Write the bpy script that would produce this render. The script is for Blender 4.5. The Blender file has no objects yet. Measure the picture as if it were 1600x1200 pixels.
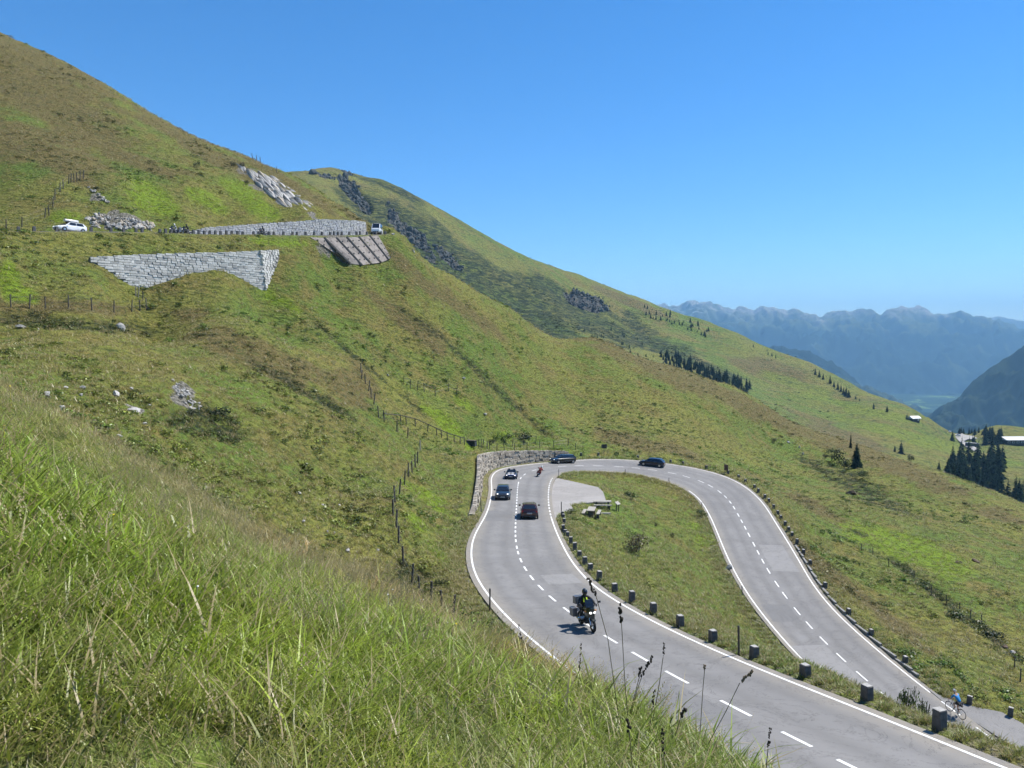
import bpy, bmesh, math, random
import numpy as np
from mathutils import Vector, Matrix, Euler

R = math.radians
rng = np.random.default_rng(7)
random.seed(7)
scene = bpy.context.scene
col = scene.collection

# ------------------------------------------------------------------ camera
F_PX, HORIZON = 1209.0, 530.0                 # focal length and horizon row on a 1600 x 1200 frame
PITCH = math.atan((600 - HORIZON) / F_PX)
cam_d = bpy.data.cameras.new('camera')
cam_d.sensor_width = 36.0
cam_d.lens = 36.0 * F_PX / 1600.0
cam_d.clip_start, cam_d.clip_end = 0.1, 80000.0
cam = bpy.data.objects.new('camera', cam_d)
cam.rotation_euler = (math.pi / 2 - PITCH, 0, 0)
col.objects.link(cam)
scene.camera = cam

# ------------------------------------------------------------------ sky and sun
SUN_EL, SUN_AZ = R(56), R(64)                 # azimuth from the view direction towards the right
w = bpy.data.worlds.new('World'); scene.world = w; w.use_nodes = True
nt = w.node_tree; nt.nodes.clear()
sky = nt.nodes.new('ShaderNodeTexSky'); sky.sky_type = 'NISHITA'; sky.sun_disc = False
sky.sun_elevation, sky.sun_rotation = SUN_EL, SUN_AZ
sky.altitude, sky.air_density, sky.dust_density, sky.ozone_density = 1900, 1.0, 0.0, 5.0
bg = nt.nodes.new('ShaderNodeBackground'); bg.inputs['Strength'].default_value = 0.108
wo = nt.nodes.new('ShaderNodeOutputWorld')
hs = nt.nodes.new('ShaderNodeHueSaturation'); hs.inputs['Saturation'].default_value = 1.25     # clear deep-blue alpine air
nt.links.new(sky.outputs[0], hs.inputs['Color']); nt.links.new(hs.outputs[0], bg.inputs[0]); nt.links.new(bg.outputs[0], wo.inputs[0])
sun_d = bpy.data.lights.new('sun', 'SUN'); sun_d.energy = 4.4; sun_d.angle = R(0.53); sun_d.color = (1.0, 0.95, 0.87)
sun = bpy.data.objects.new('sun', sun_d)
SUNV = Vector((math.sin(SUN_AZ) * math.cos(SUN_EL), math.cos(SUN_AZ) * math.cos(SUN_EL), math.sin(SUN_EL)))
sun.rotation_euler = (-SUNV).to_track_quat('-Z', 'Y').to_euler(); sun.location = (60, 40, 120)
col.objects.link(sun)
vs = scene.view_settings
vs.view_transform = 'Standard'; vs.look = 'None'; vs.exposure = 0.8; vs.gamma = 1.0; vs.use_curve_mapping = False
scene.cycles.max_bounces = 4; scene.cycles.diffuse_bounces = 2; scene.cycles.glossy_bounces = 2; scene.cycles.transmission_bounces = 2
scene.cycles.transparent_max_bounces = 4; scene.cycles.volume_bounces = 0
scene.cycles.use_adaptive_sampling = True; scene.cycles.adaptive_threshold = 0.03
scene.cycles.use_denoising = True

# ------------------------------------------------------------------ geometry helpers
def ray(px, py):
    a, b = (px - 800) / F_PX, (600 - py) / F_PX
    return np.array([a, math.cos(PITCH) + b * math.sin(PITCH), -math.sin(PITCH) + b * math.cos(PITCH)])
def at(px, py, y):                            # the point seen at a pixel, y metres ahead
    r = ray(px, py); return r * (y / r[1])
def on_z(px, py, z):
    r = ray(px, py); return r * (z / r[2])
def proj(P):
    P = np.asarray(P, float)
    c, s = math.cos(PITCH), math.sin(PITCH)
    d = P[..., 1] * c - P[..., 2] * s
    u = P[..., 1] * s + P[..., 2] * c
    return 800 + F_PX * P[..., 0] / d, 600 - F_PX * u / d

def hash2(ix, iy, seed):
    h = (ix.astype(np.int64) * 374761393 + iy.astype(np.int64) * 668265263 + seed * 974634777) & 0x7fffffff
    h = ((h ^ (h >> 13)) * 1274126177) & 0x7fffffff
    return ((h ^ (h >> 16)) & 0xffff) / 65535.0
def vnoise(x, y, seed=0):
    ix, iy = np.floor(x), np.floor(y); fx, fy = x - ix, y - iy
    fx = fx * fx * fx * (fx * (fx * 6 - 15) + 10); fy = fy * fy * fy * (fy * (fy * 6 - 15) + 10)
    a, b = hash2(ix, iy, seed), hash2(ix + 1, iy, seed)
    c, d = hash2(ix, iy + 1, seed), hash2(ix + 1, iy + 1, seed)
    return (a + (b - a) * fx) * (1 - fy) + (c + (d - c) * fx) * fy
def fbm(x, y, seed=0, octv=4, gain=0.5):
    s = np.zeros_like(x, float); a, t = 1.0, 0.0
    for o in range(octv):
        s += a * (vnoise(x * 2 ** o + 13.7 * o, y * 2 ** o - 7.3 * o, seed + o) - 0.5); t += a; a *= gain
    return s / t * 2
def sstep(a, b, x):
    t = np.clip((x - a) / (b - a), 0, 1); return t * t * (3 - 2 * t)

def props(o, label=None, cat=None, group=None, kind=None):
    if label: o['label'] = label
    if cat: o['category'] = cat
    if group: o['group'] = group
    if kind: o['kind'] = kind
    return o
def link(name, me, mat=None, parent=None):
    o = bpy.data.objects.new(name, me); col.objects.link(o)
    if parent: o.parent = parent
    if mat and me is not None and len(me.materials) == 0:
        me.materials.append(mat)
    return o
def empty(name, loc, rot=(0, 0, 0), label=None, cat=None, group=None):
    o = bpy.data.objects.new(name, None); col.objects.link(o); o.empty_display_size = 0.3
    o.location = loc; o.rotation_euler = rot
    return props(o, label, cat, group)
def grid_mesh(name, V, nu, nv, smooth=True, attrs=None, closed=False):
    """V: (nu*nv,3) row-major over u, quads between neighbours (fast)."""
    me = bpy.data.meshes.new(name)
    i = np.arange(nu - 1)[:, None] * nv + np.arange(nv - 1)[None, :]
    q = np.stack([i, i + nv, i + nv + 1, i + 1], -1).reshape(-1, 4)
    me.vertices.add(len(V)); me.vertices.foreach_set('co', np.asarray(V, np.float32).ravel())
    me.loops.add(q.size); me.loops.foreach_set('vertex_index', q.ravel().astype(np.int32))
    me.polygons.add(len(q)); me.polygons.foreach_set('loop_start', (np.arange(len(q)) * 4).astype(np.int32))
    me.polygons.foreach_set('loop_total', np.full(len(q), 4, np.int32))
    me.polygons.foreach_set('use_smooth', np.full(len(q), smooth))
    for k, v in (attrs or {}).items():
        a = me.attributes.new(k, 'FLOAT', 'POINT'); a.data.foreach_set('value', np.asarray(v, np.float32).ravel())
    me.update(calc_edges=True); me.validate()
    return me
class MB:
    """collects simple solids into one mesh"""
    def __init__(s): s.v, s.f, s.m, s.c = [], [], [], []
    def add(s, vs, fs, mi=0, c=0.5):
        b = len(s.v); s.v += [tuple(v) for v in vs]
        for q in fs: s.f.append(tuple(b + k for k in q)); s.m.append(mi); s.c.append(c)
        return s
    def box(s, c, d, rot=None, mi=0, taper=1.0, shift=(0, 0)):
        x, y, z = d[0] / 2, d[1] / 2, d[2] / 2
        vs = [Vector((sx * x * (taper if sz > 0 else 1) + (shift[0] if sz > 0 else 0),
                      sy * y * (taper if sz > 0 else 1) + (shift[1] if sz > 0 else 0), sz * z))
              for sz in (-1, 1) for sy in (-1, 1) for sx in (-1, 1)]
        M = Euler(rot).to_matrix() if rot else Matrix.Identity(3)
        vs = [M @ v + Vector(c) for v in vs]
        return s.add(vs, [(0, 2, 3, 1), (4, 5, 7, 6), (0, 1, 5, 4), (2, 6, 7, 3), (0, 4, 6, 2), (1, 3, 7, 5)], mi)
    def cyl(s, p0, p1, r0, r1=None, n=8, mi=0, cap=True):
        p0, p1 = Vector(p0), Vector(p1); r1 = r0 if r1 is None else r1
        ax = (p1 - p0).normalized(); up = Vector((0, 0, 1)) if abs(ax.z) < 0.95 else Vector((1, 0, 0))
        a = ax.cross(up).normalized(); b = ax.cross(a)
        vs = []
        for p, r in ((p0, r0), (p1, r1)):
            for k in range(n):
                t = 2 * math.pi * k / n; vs.append(p + a * (r * math.cos(t)) + b * (r * math.sin(t)))
        fs = [(k, n + k, n + (k + 1) % n, (k + 1) % n) for k in range(n)]
        if cap: fs += [tuple(range(n)), tuple(range(2 * n - 1, n - 1, -1))]
        return s.add(vs, fs, mi)
    def tube(s, pts, r, n=6, mi=0):
        for a, b in zip(pts[:-1], pts[1:]): s.cyl(a, b, r, r, n, mi)
        return s
    def torus(s, c, ax, R0, r0, n=20, m=6, mi=0):
        ax = Vector(ax).normalized(); up = Vector((0, 0, 1)) if abs(ax.z) < 0.9 else Vector((1, 0, 0))
        a = ax.cross(up).normalized(); b = ax.cross(a); vs, fs = [], []
        for i in range(n):
            t = 2 * math.pi * i / n; d = a * math.cos(t) + b * math.sin(t)
            for j in range(m):
                u = 2 * math.pi * j / m
                vs.append(Vector(c) + d * (R0 + r0 * math.cos(u)) + ax * (r0 * math.sin(u)))
        for i in range(n):
            for j in range(m):
                fs.append((i * m + j, i * m + (j + 1) % m, ((i + 1) % n) * m + (j + 1) % m, ((i + 1) % n) * m + j))
        return s.add(vs, fs, mi)
    def ball(s, c, r, n=10, m=7, mi=0, rot=None):
        r = (r, r, r) if not hasattr(r, '__len__') else r
        vs = []; M = Euler(rot).to_matrix() if rot else Matrix.Identity(3)
        for j in range(m + 1):
            p = math.pi * j / m
            for i in range(n):
                t = 2 * math.pi * i / n
                vs.append(M @ Vector((r[0] * math.sin(p) * math.cos(t), r[1] * math.sin(p) * math.sin(t), r[2] * math.cos(p))) + Vector(c))
        fs = [(j * n + i, (j + 1) * n + i, (j + 1) * n + (i + 1) % n, j * n + (i + 1) % n) for j in range(m) for i in range(n)]
        return s.add(vs, fs, mi)
    def loft(s, secs, mi=0, cap=True):
        n = len(secs[0]); vs = [v for q in secs for v in q]; fs = []
        for i in range(len(secs) - 1):
            for k in range(n):
                fs.append((i * n + k, i * n + (k + 1) % n, (i + 1) * n + (k + 1) % n, (i + 1) * n + k))
        if cap: fs += [tuple(range(n - 1, -1, -1)), tuple((len(secs) - 1) * n + k for k in range(n))]
        return s.add(vs, fs, mi)
    def mesh(s, name, smooth=False, color=False):
        me = bpy.data.meshes.new(name); me.from_pydata(s.v, [], s.f); me.update()
        bm = bmesh.new(); bm.from_mesh(me)
        bmesh.ops.remove_doubles(bm, verts=bm.verts, dist=1e-5)
        if not color: bmesh.ops.recalc_face_normals(bm, faces=bm.faces)
        bm.to_mesh(me); bm.free()
        if smooth: me.polygons.foreach_set('use_smooth', [True] * len(me.polygons))
        if max(s.m, default=0) > 0 and len(me.polygons) == len(s.m): me.polygons.foreach_set('material_index', s.m)
        return me
    def obj(s, name, mat, parent=None, smooth=False, edge=40):
        me = s.mesh(name, smooth)
        for m in (mat if isinstance(mat, (list, tuple)) else [mat]): me.materials.append(m)
        if smooth: 
            try: me.set_sharp_from_angle(angle=R(edge))
            except Exception: pass
        return link(name, me, None, parent)

# ------------------------------------------------------------------ materials
MATS = {}
def mat(name, color, rough=0.7, metal=0.0, noise=0.0, nscale=8.0, bump=0.0, spec=0.5, emit=None, coat=0.0, c2=None, detail=6.0):
    if name in MATS: return MATS[name]
    m = bpy.data.materials.new(name); m.use_nodes = True; n = m.node_tree.nodes; l = m.node_tree.links
    b = n['Principled BSDF']
    b.inputs['Roughness'].default_value = rough; b.inputs['Metallic'].default_value = metal
    b.inputs['Specular IOR Level'].default_value = spec
    b.inputs['Coat Weight'].default_value = coat
    b.inputs['Base Color'].default_value = (*color, 1)
    if noise or c2:
        tc = n.new('ShaderNodeTexCoord'); nz = n.new('ShaderNodeTexNoise')
        nz.inputs['Scale'].default_value = nscale; nz.inputs['Detail'].default_value = detail; nz.inputs['Roughness'].default_value = 0.65
        l.new(tc.outputs['Object'], nz.inputs['Vector'])
        mx = n.new('ShaderNodeMix'); mx.data_type = 'RGBA'
        lo = c2 or tuple(c * (1 - noise) for c in color); hi = color if c2 else tuple(min(1, c * (1 + noise)) for c in color)
        mx.inputs['A'].default_value = (*lo, 1); mx.inputs['B'].default_value = (*hi, 1)
        mr = n.new('ShaderNodeMapRange'); mr.inputs['From Min'].default_value = 0.32; mr.inputs['From Max'].default_value = 0.68
        l.new(nz.outputs['Fac'], mr.inputs['Value']); l.new(mr.outputs['Result'], mx.inputs['Factor'])
        l.new(mx.outputs['Result'], b.inputs['Base Color'])
        if bump:
            bp = n.new('ShaderNodeBump'); bp.inputs['Strength'].default_value = bump; bp.inputs['Distance'].default_value = 0.05
            l.new(nz.outputs['Fac'], bp.inputs['Height']); l.new(bp.outputs['Normal'], b.inputs['Normal'])
    if emit:
        b.inputs['Emission Color'].default_value = (*emit[0], 1); b.inputs['Emission Strength'].default_value = emit[1]
    MATS[name] = m; return m
class NG:
    """tiny node-graph helper for colour mixing"""
    def __init__(s, m): s.t = m.node_tree; s.n = m.node_tree.nodes; s.l = m.node_tree.links
    def noise(s, vec, scale, detail=4, rough=0.6, dist=0.0):
        z = s.n.new('ShaderNodeTexNoise'); z.inputs['Scale'].default_value = scale; z.inputs['Detail'].default_value = detail
        z.inputs['Roughness'].default_value = rough; z.inputs['Distortion'].default_value = dist; s.l.new(vec, z.inputs['Vector']); return z.outputs['Fac']
    def ramp(s, v, a, b):
        r = s.n.new('ShaderNodeMapRange'); r.inputs['From Min'].default_value = a; r.inputs['From Max'].default_value = b
        r.interpolation_type = 'SMOOTHSTEP'; s.l.new(v, r.inputs['Value']); return r.outputs['Result']
    def math(s, op, a, b=None):
        r = s.n.new('ShaderNodeMath'); r.operation = op
        for k, v in enumerate((a, b)):
            if v is None: continue
            if isinstance(v, (int, float)): r.inputs[k].default_value = v
            else: s.l.new(v, r.inputs[k])
        return r.outputs[0]
    def mix(s, f, a, b, mode='MIX'):
        r = s.n.new('ShaderNodeMix'); r.data_type = 'RGBA'; r.blend_type = mode
        for key, v in (('Factor', f), ('A', a), ('B', b)):
            i = r.inputs[key] if key == 'Factor' else [q for q in r.inputs if q.name == key and q.type == 'RGBA'][0]
            if isinstance(v, tuple): i.default_value = (*v, 1)
            elif isinstance(v, (int, float)): i.default_value = v
            else: s.l.new(v, i)
        return [q for q in r.outputs if q.type == 'RGBA'][0]
    def attr(s, name):
        a = s.n.new('ShaderNodeAttribute'); a.attribute_name = name; return a.outputs['Fac']
    def pos(s): 
        g = s.n.new('ShaderNodeNewGeometry'); return g.outputs['Position']
    def scale(s, vec, x, y, z, rot=0.0):
        m = s.n.new('ShaderNodeMapping'); m.inputs['Scale'].default_value = (x, y, z); m.inputs['Rotation'].default_value = (0, 0, rot)
        s.l.new(vec, m.inputs['Vector']); return m.outputs['Vector']
    def bump(s, h, strength, dist):
        b = s.n.new('ShaderNodeBump'); b.inputs['Strength'].default_value = strength; b.inputs['Distance'].default_value = dist
        s.l.new(h, b.inputs['Height']); return b.outputs['Normal']
# ------------------------------------------------------------------ the road: centre, widths and heights recovered from its edges
UL = [(870,1034),(849,1019),(800,977),(782,955),(767,937),(752,917),(745,902),(739,885),(736,867),(737,849),(742,834),(751,819),(760,804),(765.5,787),(768,772),(769,760),(767.5,751),(769,744),(775,736),(787.5,730),(805,724),(830,720),(860,717.5),(907,716.5),(950,717.5),(997,719.5),(1035,724),(1070,728)]
UR = [(1587,1200),(1550,1186),(1500,1167),(1450,1149),(1400,1130),(1350,1110),(1300,1090),(1250,1072),(1200,1050),(1125,1021),(1075,997),(1025,974),(975,946),(950,931),(930,919),(915,902),(897,882),(884,860),(872,837),(865,820),(860,805),(857.5,792),(856.5,777.5),(857,765),(860,752.5),(866,744),(872,740),(885,737.5),(905,736),(937,736),(975,738),(1007,742),(1037,750)]
LO = [(950,717.5),(997,719.5),(1040,725.5),(1070,729),(1100,734.5),(1125,742),(1145,750),(1162,760),(1177,771),(1190,784),(1200,797),(1212,817),(1225,837),(1237,857),(1250,877),(1262,901),(1282,929),(1300,952),(1325,975),(1350,997),(1375,1019),(1400,1037),(1425,1057),(1452,1078),(1480,1099),(1530,1130),(1585,1165)]
LI = [(937,736),(975,738),(1000,741),(1025,747),(1050,754),(1067,761),(1085,772),(1097,785),(1106,799),(1114,815),(1122,835),(1131,857),(1142,882),(1155,905),(1172,934),(1190,957),(1200,971),(1215,990),(1235,1011),(1257,1037)]
CEN = [((1325,1196),-12.2),((1232,1149),-12.5),((1139,1102),-12.9),((1060,1062),-13.3),((1002,1030),-13.7),((954,1002),-14.1),((884,956),-14.8),((859,935.5),-15.2),((842,920),-15.5),((828,904),-15.8),((818,889),-16.1),((812,876),-16.3),((808,865),-16.6),((805,846),-17.0),((805,830),-17.4),((806,810),-18.0),((807.5,785),-18.8),((808.5,765),-19.5),((809.5,752.5),-19.9),((814,744),-20.2),((826,736),-20.6),((850,730),-21.0),((880,727.5),-21.3),((907,727),-21.5),((934,727),-21.7),((964,728),-21.9),((991,730),-22.1),((1020,733),-22.3),((1048,737.5),-22.5),((1072,743),-22.7),((1094,750),-22.9),((1110,757),-23.1),((1124,767),-23.35),((1134.5,775.5),-23.5),((1142.5,784),-23.7),((1153,804),-24.0),((1165,825),-24.3),((1177.5,849),-24.6),((1192,878),-25.0),((1212,911),-25.4),((1225,930),-25.6),((1245.5,956),-25.9),((1265.5,979),-26.1),((1289,1004.5),-26.4),((1317,1031),-26.6),((1350,1060),-26.9),((1390,1092.5),-27.2),((1430,1125),-27.5)]
def dense_px(P, n=600):
    P = np.array(P, float); d = np.r_[0, np.cumsum(np.linalg.norm(np.diff(P, axis=0), axis=1))]
    t = np.linspace(0, d[-1], n); return np.c_[np.interp(t, d, P[:, 0]), np.interp(t, d, P[:, 1])]
def rays(P):
    a, b = (P[:, 0] - 800) / F_PX, (600 - P[:, 1]) / F_PX
    return np.stack([a, math.cos(PITCH) + b * math.sin(PITCH), -math.sin(PITCH) + b * math.cos(PITCH)], 1)
def gauss(a, sig):
    k = np.exp(-0.5 * (np.arange(-3 * int(sig) - 1, 3 * int(sig) + 2) / sig) ** 2); k /= k.sum()
    h = len(k) // 2
    if a.ndim == 1: a = a[:, None]; one = True
    else: one = False
    pad = np.concatenate([2 * a[:1] - a[h:0:-1], a, 2 * a[-1:] - a[-2:-h - 2:-1]])
    out = np.stack([np.convolve(pad[:, c], k, 'valid') for c in range(a.shape[1])], 1)
    return out[:, 0] if one else out
cp = np.array([on_z(x, y, z) for (x, y), z in CEN])
d0 = cp[0] - cp[1]; d0 /= np.linalg.norm(d0[:2]); d1 = cp[-1] - cp[-2]; d1 /= np.linalg.norm(d1[:2])
side = np.array([d0[1], -d0[0], 0])
pre = [cp[0] + d0 * k + side * (-0.004 * k * k) for k in (30, 24, 18, 12, 6)]; post = [cp[-1] + d1 * k for k in (6, 12, 18, 24)]
cp = np.array(pre + list(cp) + post)
sl = np.r_[0, np.cumsum(np.linalg.norm(np.diff(cp[:, :2], axis=0), axis=1))]
N_ST = int(sl[-1] / 0.75)
ss = np.linspace(0, sl[-1], N_ST); DS = ss[1] - ss[0]
RC = np.stack([np.interp(ss, sl, cp[:, k]) for k in range(3)], 1)
RC = gauss(RC, 4.0 / DS)
RC[:, 2] = gauss(RC[:, 2], 8.0 / DS)
RT = np.gradient(RC[:, :2], axis=0); RT /= np.linalg.norm(RT, axis=1)[:, None]
RN = np.stack([-RT[:, 1], RT[:, 0]], 1)                     # left of travel = outer side
cpx, cpy = proj(RC)
s_hair = ss[np.argmin(abs(cpx - 930) + abs(cpy - 727))]     # hairpin apex
BANK = 0.055 * np.exp(-((ss - s_hair) / 24.0) ** 2)
WL, WR = np.zeros(N_ST), np.zeros(N_ST)
dUL, dUR, dLO, dLI = (rays(dense_px(q)) for q in (UL, UR, LO, LI))
for i in range(N_ST):
    up = ss[i] < s_hair
    for side_, q, W in ((1, dUL if up else dLO, WL), (-1, dUR if up else dLI, WR)):
        z = RC[i, 2] + side_ * BANK[i] * 4.5
        P = q[:, :2] * (z / q[:, 2:3]) - RC[i, :2]
        along = abs(P @ RT[i]); off = side_ * (P @ RN[i])
        ok = (along < 1.5) & (off > 0.5) & (off < 9)
        W[i] = np.median(off[ok]) if ok.any() else np.nan
for W in (WL, WR):
    good = ~np.isnan(W); W[:] = np.interp(ss, ss[good], W[good])
far_end = (cpx > 1330) & (ss > s_hair); WL[far_end] = np.clip(WL[far_end], 3.2, 3.8)
WR[(ss > s_hair) & (cpx > 1250)] = 3.4
WL[(ss < s_hair) & (cpx > 840)] = np.where(True, 3.4, 0)
WL, WR = (gauss(np.clip(W, 3.0, 6.3), 3.5 / DS) for W in (WL, WR))
def nearest_station(x, y):
    return int(np.argmin((RC[:, 0] - x) ** 2 + (RC[:, 1] - y) ** 2))
def road_pt(i, off, dz=0.0):
    return np.array([*(RC[i, :2] + RN[i] * off), RC[i, 2] + BANK[i] * off + dz])
def on_road(px, py, lo=0, hi=None):
    """road-surface point seen at a pixel, with its station"""
    r = ray(px, py); P = r[None, :2] * (RC[:, 2:3] / r[2])
    best = min(range(lo, hi or N_ST), key=lambda i: abs((P[i] - RC[i, :2]) @ RT[i]) + 0.05 * abs((P[i] - RC[i, :2]) @ RN[i]))
    off = (P[best] - RC[best, :2]) @ RN[best]
    z = RC[best, 2] + BANK[best] * off
    return on_z(px, py, z), best, off

LAYBY = [(865,746.5),(872,746.5),(888,750),(905,754),(922,758),(935,761),(942,768),(945,776),(947,783),(935,784),(920,785.5),(905,787),(893,789.5),(896,797),(885,800),(877,802),(870,808),(864,810),(859.5,800),(857.5,790),(857,777),(857.5,765),(861,752)]
def layby_z(py): return float(np.interp(py, [744, 812], [-20.75, -18.35]))
LAYBY_P = np.array([on_z(x, y, layby_z(y)) for x, y in LAYBY])
LAY_C = np.linalg.lstsq(np.c_[LAYBY_P[:, :2], np.ones(len(LAYBY_P))], LAYBY_P[:, 2], rcond=None)[0]
LAYBY_P[:, 2] = LAYBY_P[:, :2] @ LAY_C[:2] + LAY_C[2]
PULL = [(1452,1078),(1475,1089),(1512,1101),(1540,1107),(1565,1112),(1600,1131),(1650,1165),(1640,1205),(1585,1167),(1530,1132),(1480,1101)]
def at_road_level(px, py):
    z = -27.3
    for _ in range(6): p = on_z(px, py, z); z = RC[nearest_station(p[0], p[1]), 2]
    return p
PULL_P = np.array([at_road_level(x, y) for x, y in PULL])

# ------------------------------------------------------------------ terrain of the near hillside
CP = []                                                     # control points x, y, z
def c3(px, py, y): CP.append(at(px, py, y))
for th, z1, z3 in ((-75, -0.6, 0.6), (-55, -1.2, -0.4), (-35, -1.45, -1.05), (-20, -1.55, -1.5), (0, -1.7, -1.95), (20, -1.85, -2.25), (35, -1.95, -2.5), (55, -2.0, -2.9), (75, -2.1, -3.4)):
    for r_, z in ((0.5, -1.65), (1.5, z1), (3.2, z3)):
        CP.append(np.array([r_ * math.sin(R(th)), r_ * math.cos(R(th)), z]))
SIL = [(-260,535,19,46,505),(-120,584,18,44,552),(0,632,16.5,42,600),(100,676,15.5,43,645),(200,722,14.5,44,690),(320,785,13,46,760),(450,858,11,48,838),(560,908,9.8,48,885),(640,938,9,47,918),(720,968,8.2,44,948),(800,1000,7.4,40,978)]
for px, py, d, d2, py2 in SIL:
    p = at(px, py, d); p[2] -= 0.26; CP.append(p)
    q = at(px, py, d * 1.6); q[2] -= 0.26 + 0.55 * d * 0.22; CP.append(q)
    c3(px, py2, d2)
    if px < 700:                                            # the dip between
        m = at(px, (py + py2) / 2, (d * 1.6 + d2) / 2 * 0.95); m[2] -= 1.2; CP.append(m)
for px, py, d in ((900,1036,6.6),(1000,1080,5.8),(1100,1132,5.1),(1200,1195,4.5),(1330,1290,4.0),(1500,1420,3.6)):
    p = at(px, py, d); p[2] -= 0.26; CP.append(p)
    q = at(px, py, d * 1.7); q[2] -= 1.3; CP.append(q)
MID = [(-200,490,80),(0,490,88),(0,555,60),(60,520,76),(170,487,96),(100,600,52),(230,560,72),(280,640,58),(400,560,92),(400,700,62),(330,720,54),(500,650,82),(500,780,60),(550,600,106),(550,750,72),(570,860,52),(600,655,100),(620,800,62),(650,880,55),(680,730,94),(690,850,63),(700,930,50),(735,800,80),(742,700,108),(742,745,95),(700,688,113),
 (700,665,122),(760,690,128),(800,678,144),(840,692,147),(650,490,150),(750,580,152),(850,672,152),(600,560,130),(650,620,126),(450,470,128),(500,520,123),(560,480,138),(300,520,100),(400,500,110),
 (450,440,131),(457,400,138),(-200,366,96),(0,363,106),(60,363,110),(123,362,115),(230,364,124),(330,368,134),(430,369,142),(480,369,148),(540,369,156),(600,368,164),
 (60,430,99),(0,430,94),(100,400,107),(500,385,150),(545,418,149),(520,440,144),(600,412,158),(608,376,163),
 (625,374,166),(650,392,170),(700,425,185),(800,480,205),(930,525,230),(1060,575,245),(1170,615,250),(1330,690,240),(1480,745,215),(1600,795,190),(1850,880,165),
 (620,450,152),(700,490,163),(800,560,176),(900,600,188),(900,680,156),(1000,640,182),(1100,680,178),(1000,702,150),(1100,722,150),(1200,700,200),(1200,765,138),(1300,740,188),(1350,800,136),(1300,855,105),(1270,850,100),(1400,760,172),(1400,860,112),(1350,940,86),(1440,990,77),(1500,800,152),(1500,900,100),(1600,900,108),(1600,1000,76),(1600,1075,61),(1560,1060,63),(1800,980,84),(1800,1080,62)]
for q in MID: c3(*q)
for px, py, d in ((650,392,170),(700,425,185),(800,480,205),(930,525,230),(1060,575,245),(1170,615,250),(1330,690,240),(1480,745,215),(1600,795,190),(1850,880,165)):
    q = at(px, py, d * 1.22); q[2] -= 16; CP.append(q)
    q = at(px, py, d * 1.5); q[2] -= 45; CP.append(q)
# the slope above the upper road and its skyline
for px, py, d in ((-300,-60,235),(-120,5,228),(0,60,222),(100,108,219),(200,162,214),(300,217,206),(380,250,198),(440,276,191),(500,307,183),(545,338,175),(575,356,171)):
    c3(px, py, d); q = at(px, py, d * 1.25); q[2] -= 6; CP.append(q)
    q = at(px, py, d * 1.6); q[2] -= 45; CP.append(q)
for q in ((-200,250,150),(0,250,150),(0,150,185),(100,290,140),(100,200,180),(200,320,138),(200,240,172),(300,300,158),(300,340,145),(400,330,160),(400,290,178),(480,330,165),(530,345,167)): c3(*q)
# the upper road bed
UPR = [(-420,362,92),(-200,362,97),(0,362,106.5),(60,362,110.5),(123,361,115.5),(230,363,124.5),(330,367,134.5),(430,367.5,142.5),(480,367.5,148.5),(540,367.5,156.5),(585,366.5,163),(606,366,168),(618,368,174)]
UP = np.array([at(*q) for q in UPR])
ul = np.r_[0, np.cumsum(np.linalg.norm(np.diff(UP[:, :2], axis=0), axis=1))]; un = int(ul[-1] / 1.0)
us = np.linspace(0, ul[-1], un); UP = gauss(np.stack([np.interp(us, ul, UP[:, k]) for k in range(3)], 1), 4.0)
UT = np.gradient(UP[:, :2], axis=0); UT /= np.linalg.norm(UT, axis=1)[:, None]; UN = np.stack([-UT[:, 1], UT[:, 0]], 1)   # uphill side
UW = 6.6
for i in range(0, un, 9):
    for o in (0.0, UW + 0.6): CP.append(np.array([*(UP[i, :2] + UN[i] * o), UP[i, 2]]))
# retaining wall below the upper road: base line follows the mound in front of it
RW_TOP = [(138,402,107.5),(222,397.5,113.3),(300,395,119.3),(360,394,124),(412,391.5,128.3),(433,390.5,134)]
RW_BASE = [(138,404),(180,430),(222,460),(245,450),(270,441),(300,429),(345,425.5),(370,432),(390,444),(410,456),(420,432),(433,392)]
rwx = [q[0] for q in RW_TOP]
for px, py in RW_BASE:
    d = float(np.interp(px, rwx, [q[2] for q in RW_TOP])) - 0.6; c3(px, py, d); 
for k in np.linspace(0, 5, 11):
    px, py, d = (np.interp(k, range(6), [q[j] for q in RW_TOP]) for j in range(3))
    p = at(px, py, d); p[:2] += np.array([-0.75, 0.66]) * 2.8; CP.append(p)
for px, py in ((200,470),(260,458),(320,440),(350,437),(400,468),(430,450),(440,420)):
    c3(px, py, float(np.interp(px, rwx, [q[2] for q in RW_TOP])) - 2.5)
# shoulders of the lower road
for i in range(8, N_ST - 8, 10):
    for o in (WL[i] + 0.8, 0, -WR[i] - 0.8): CP.append(road_pt(i, o, -0.1))
# hairpin wall: ground behind its crown
HW = [(748.5,806,-18.6),(749,780,-17.9),(749.5,745,-17.2),(750.5,704,-16.2),(765,704,-16.9),(782,705.5,-17.9),(805,706.5,-18.7),(830,704.5,-19.2),(860,702,-19.5),(884,700.5,-19.6),(893,703.5,-20.1),(900,713,-21.2)]
for p in LAYBY_P[1:13:2]: CP.append(p)
for p in PULL_P[1:6]: CP.append(p)
for px, py, z in ((900,800,-19.1),(935,800,-19.9),(960,770,-21.1),(1000,760,-22.2),(1000,830,-21.6),(1060,820,-23.3),(940,860,-18.4),(1000,900,-18.6),(1060,900,-21.0),(1100,960,-19.7),(1040,960,-16.9)): CP.append(on_z(px, py, z))
CP = np.array(CP)

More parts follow.
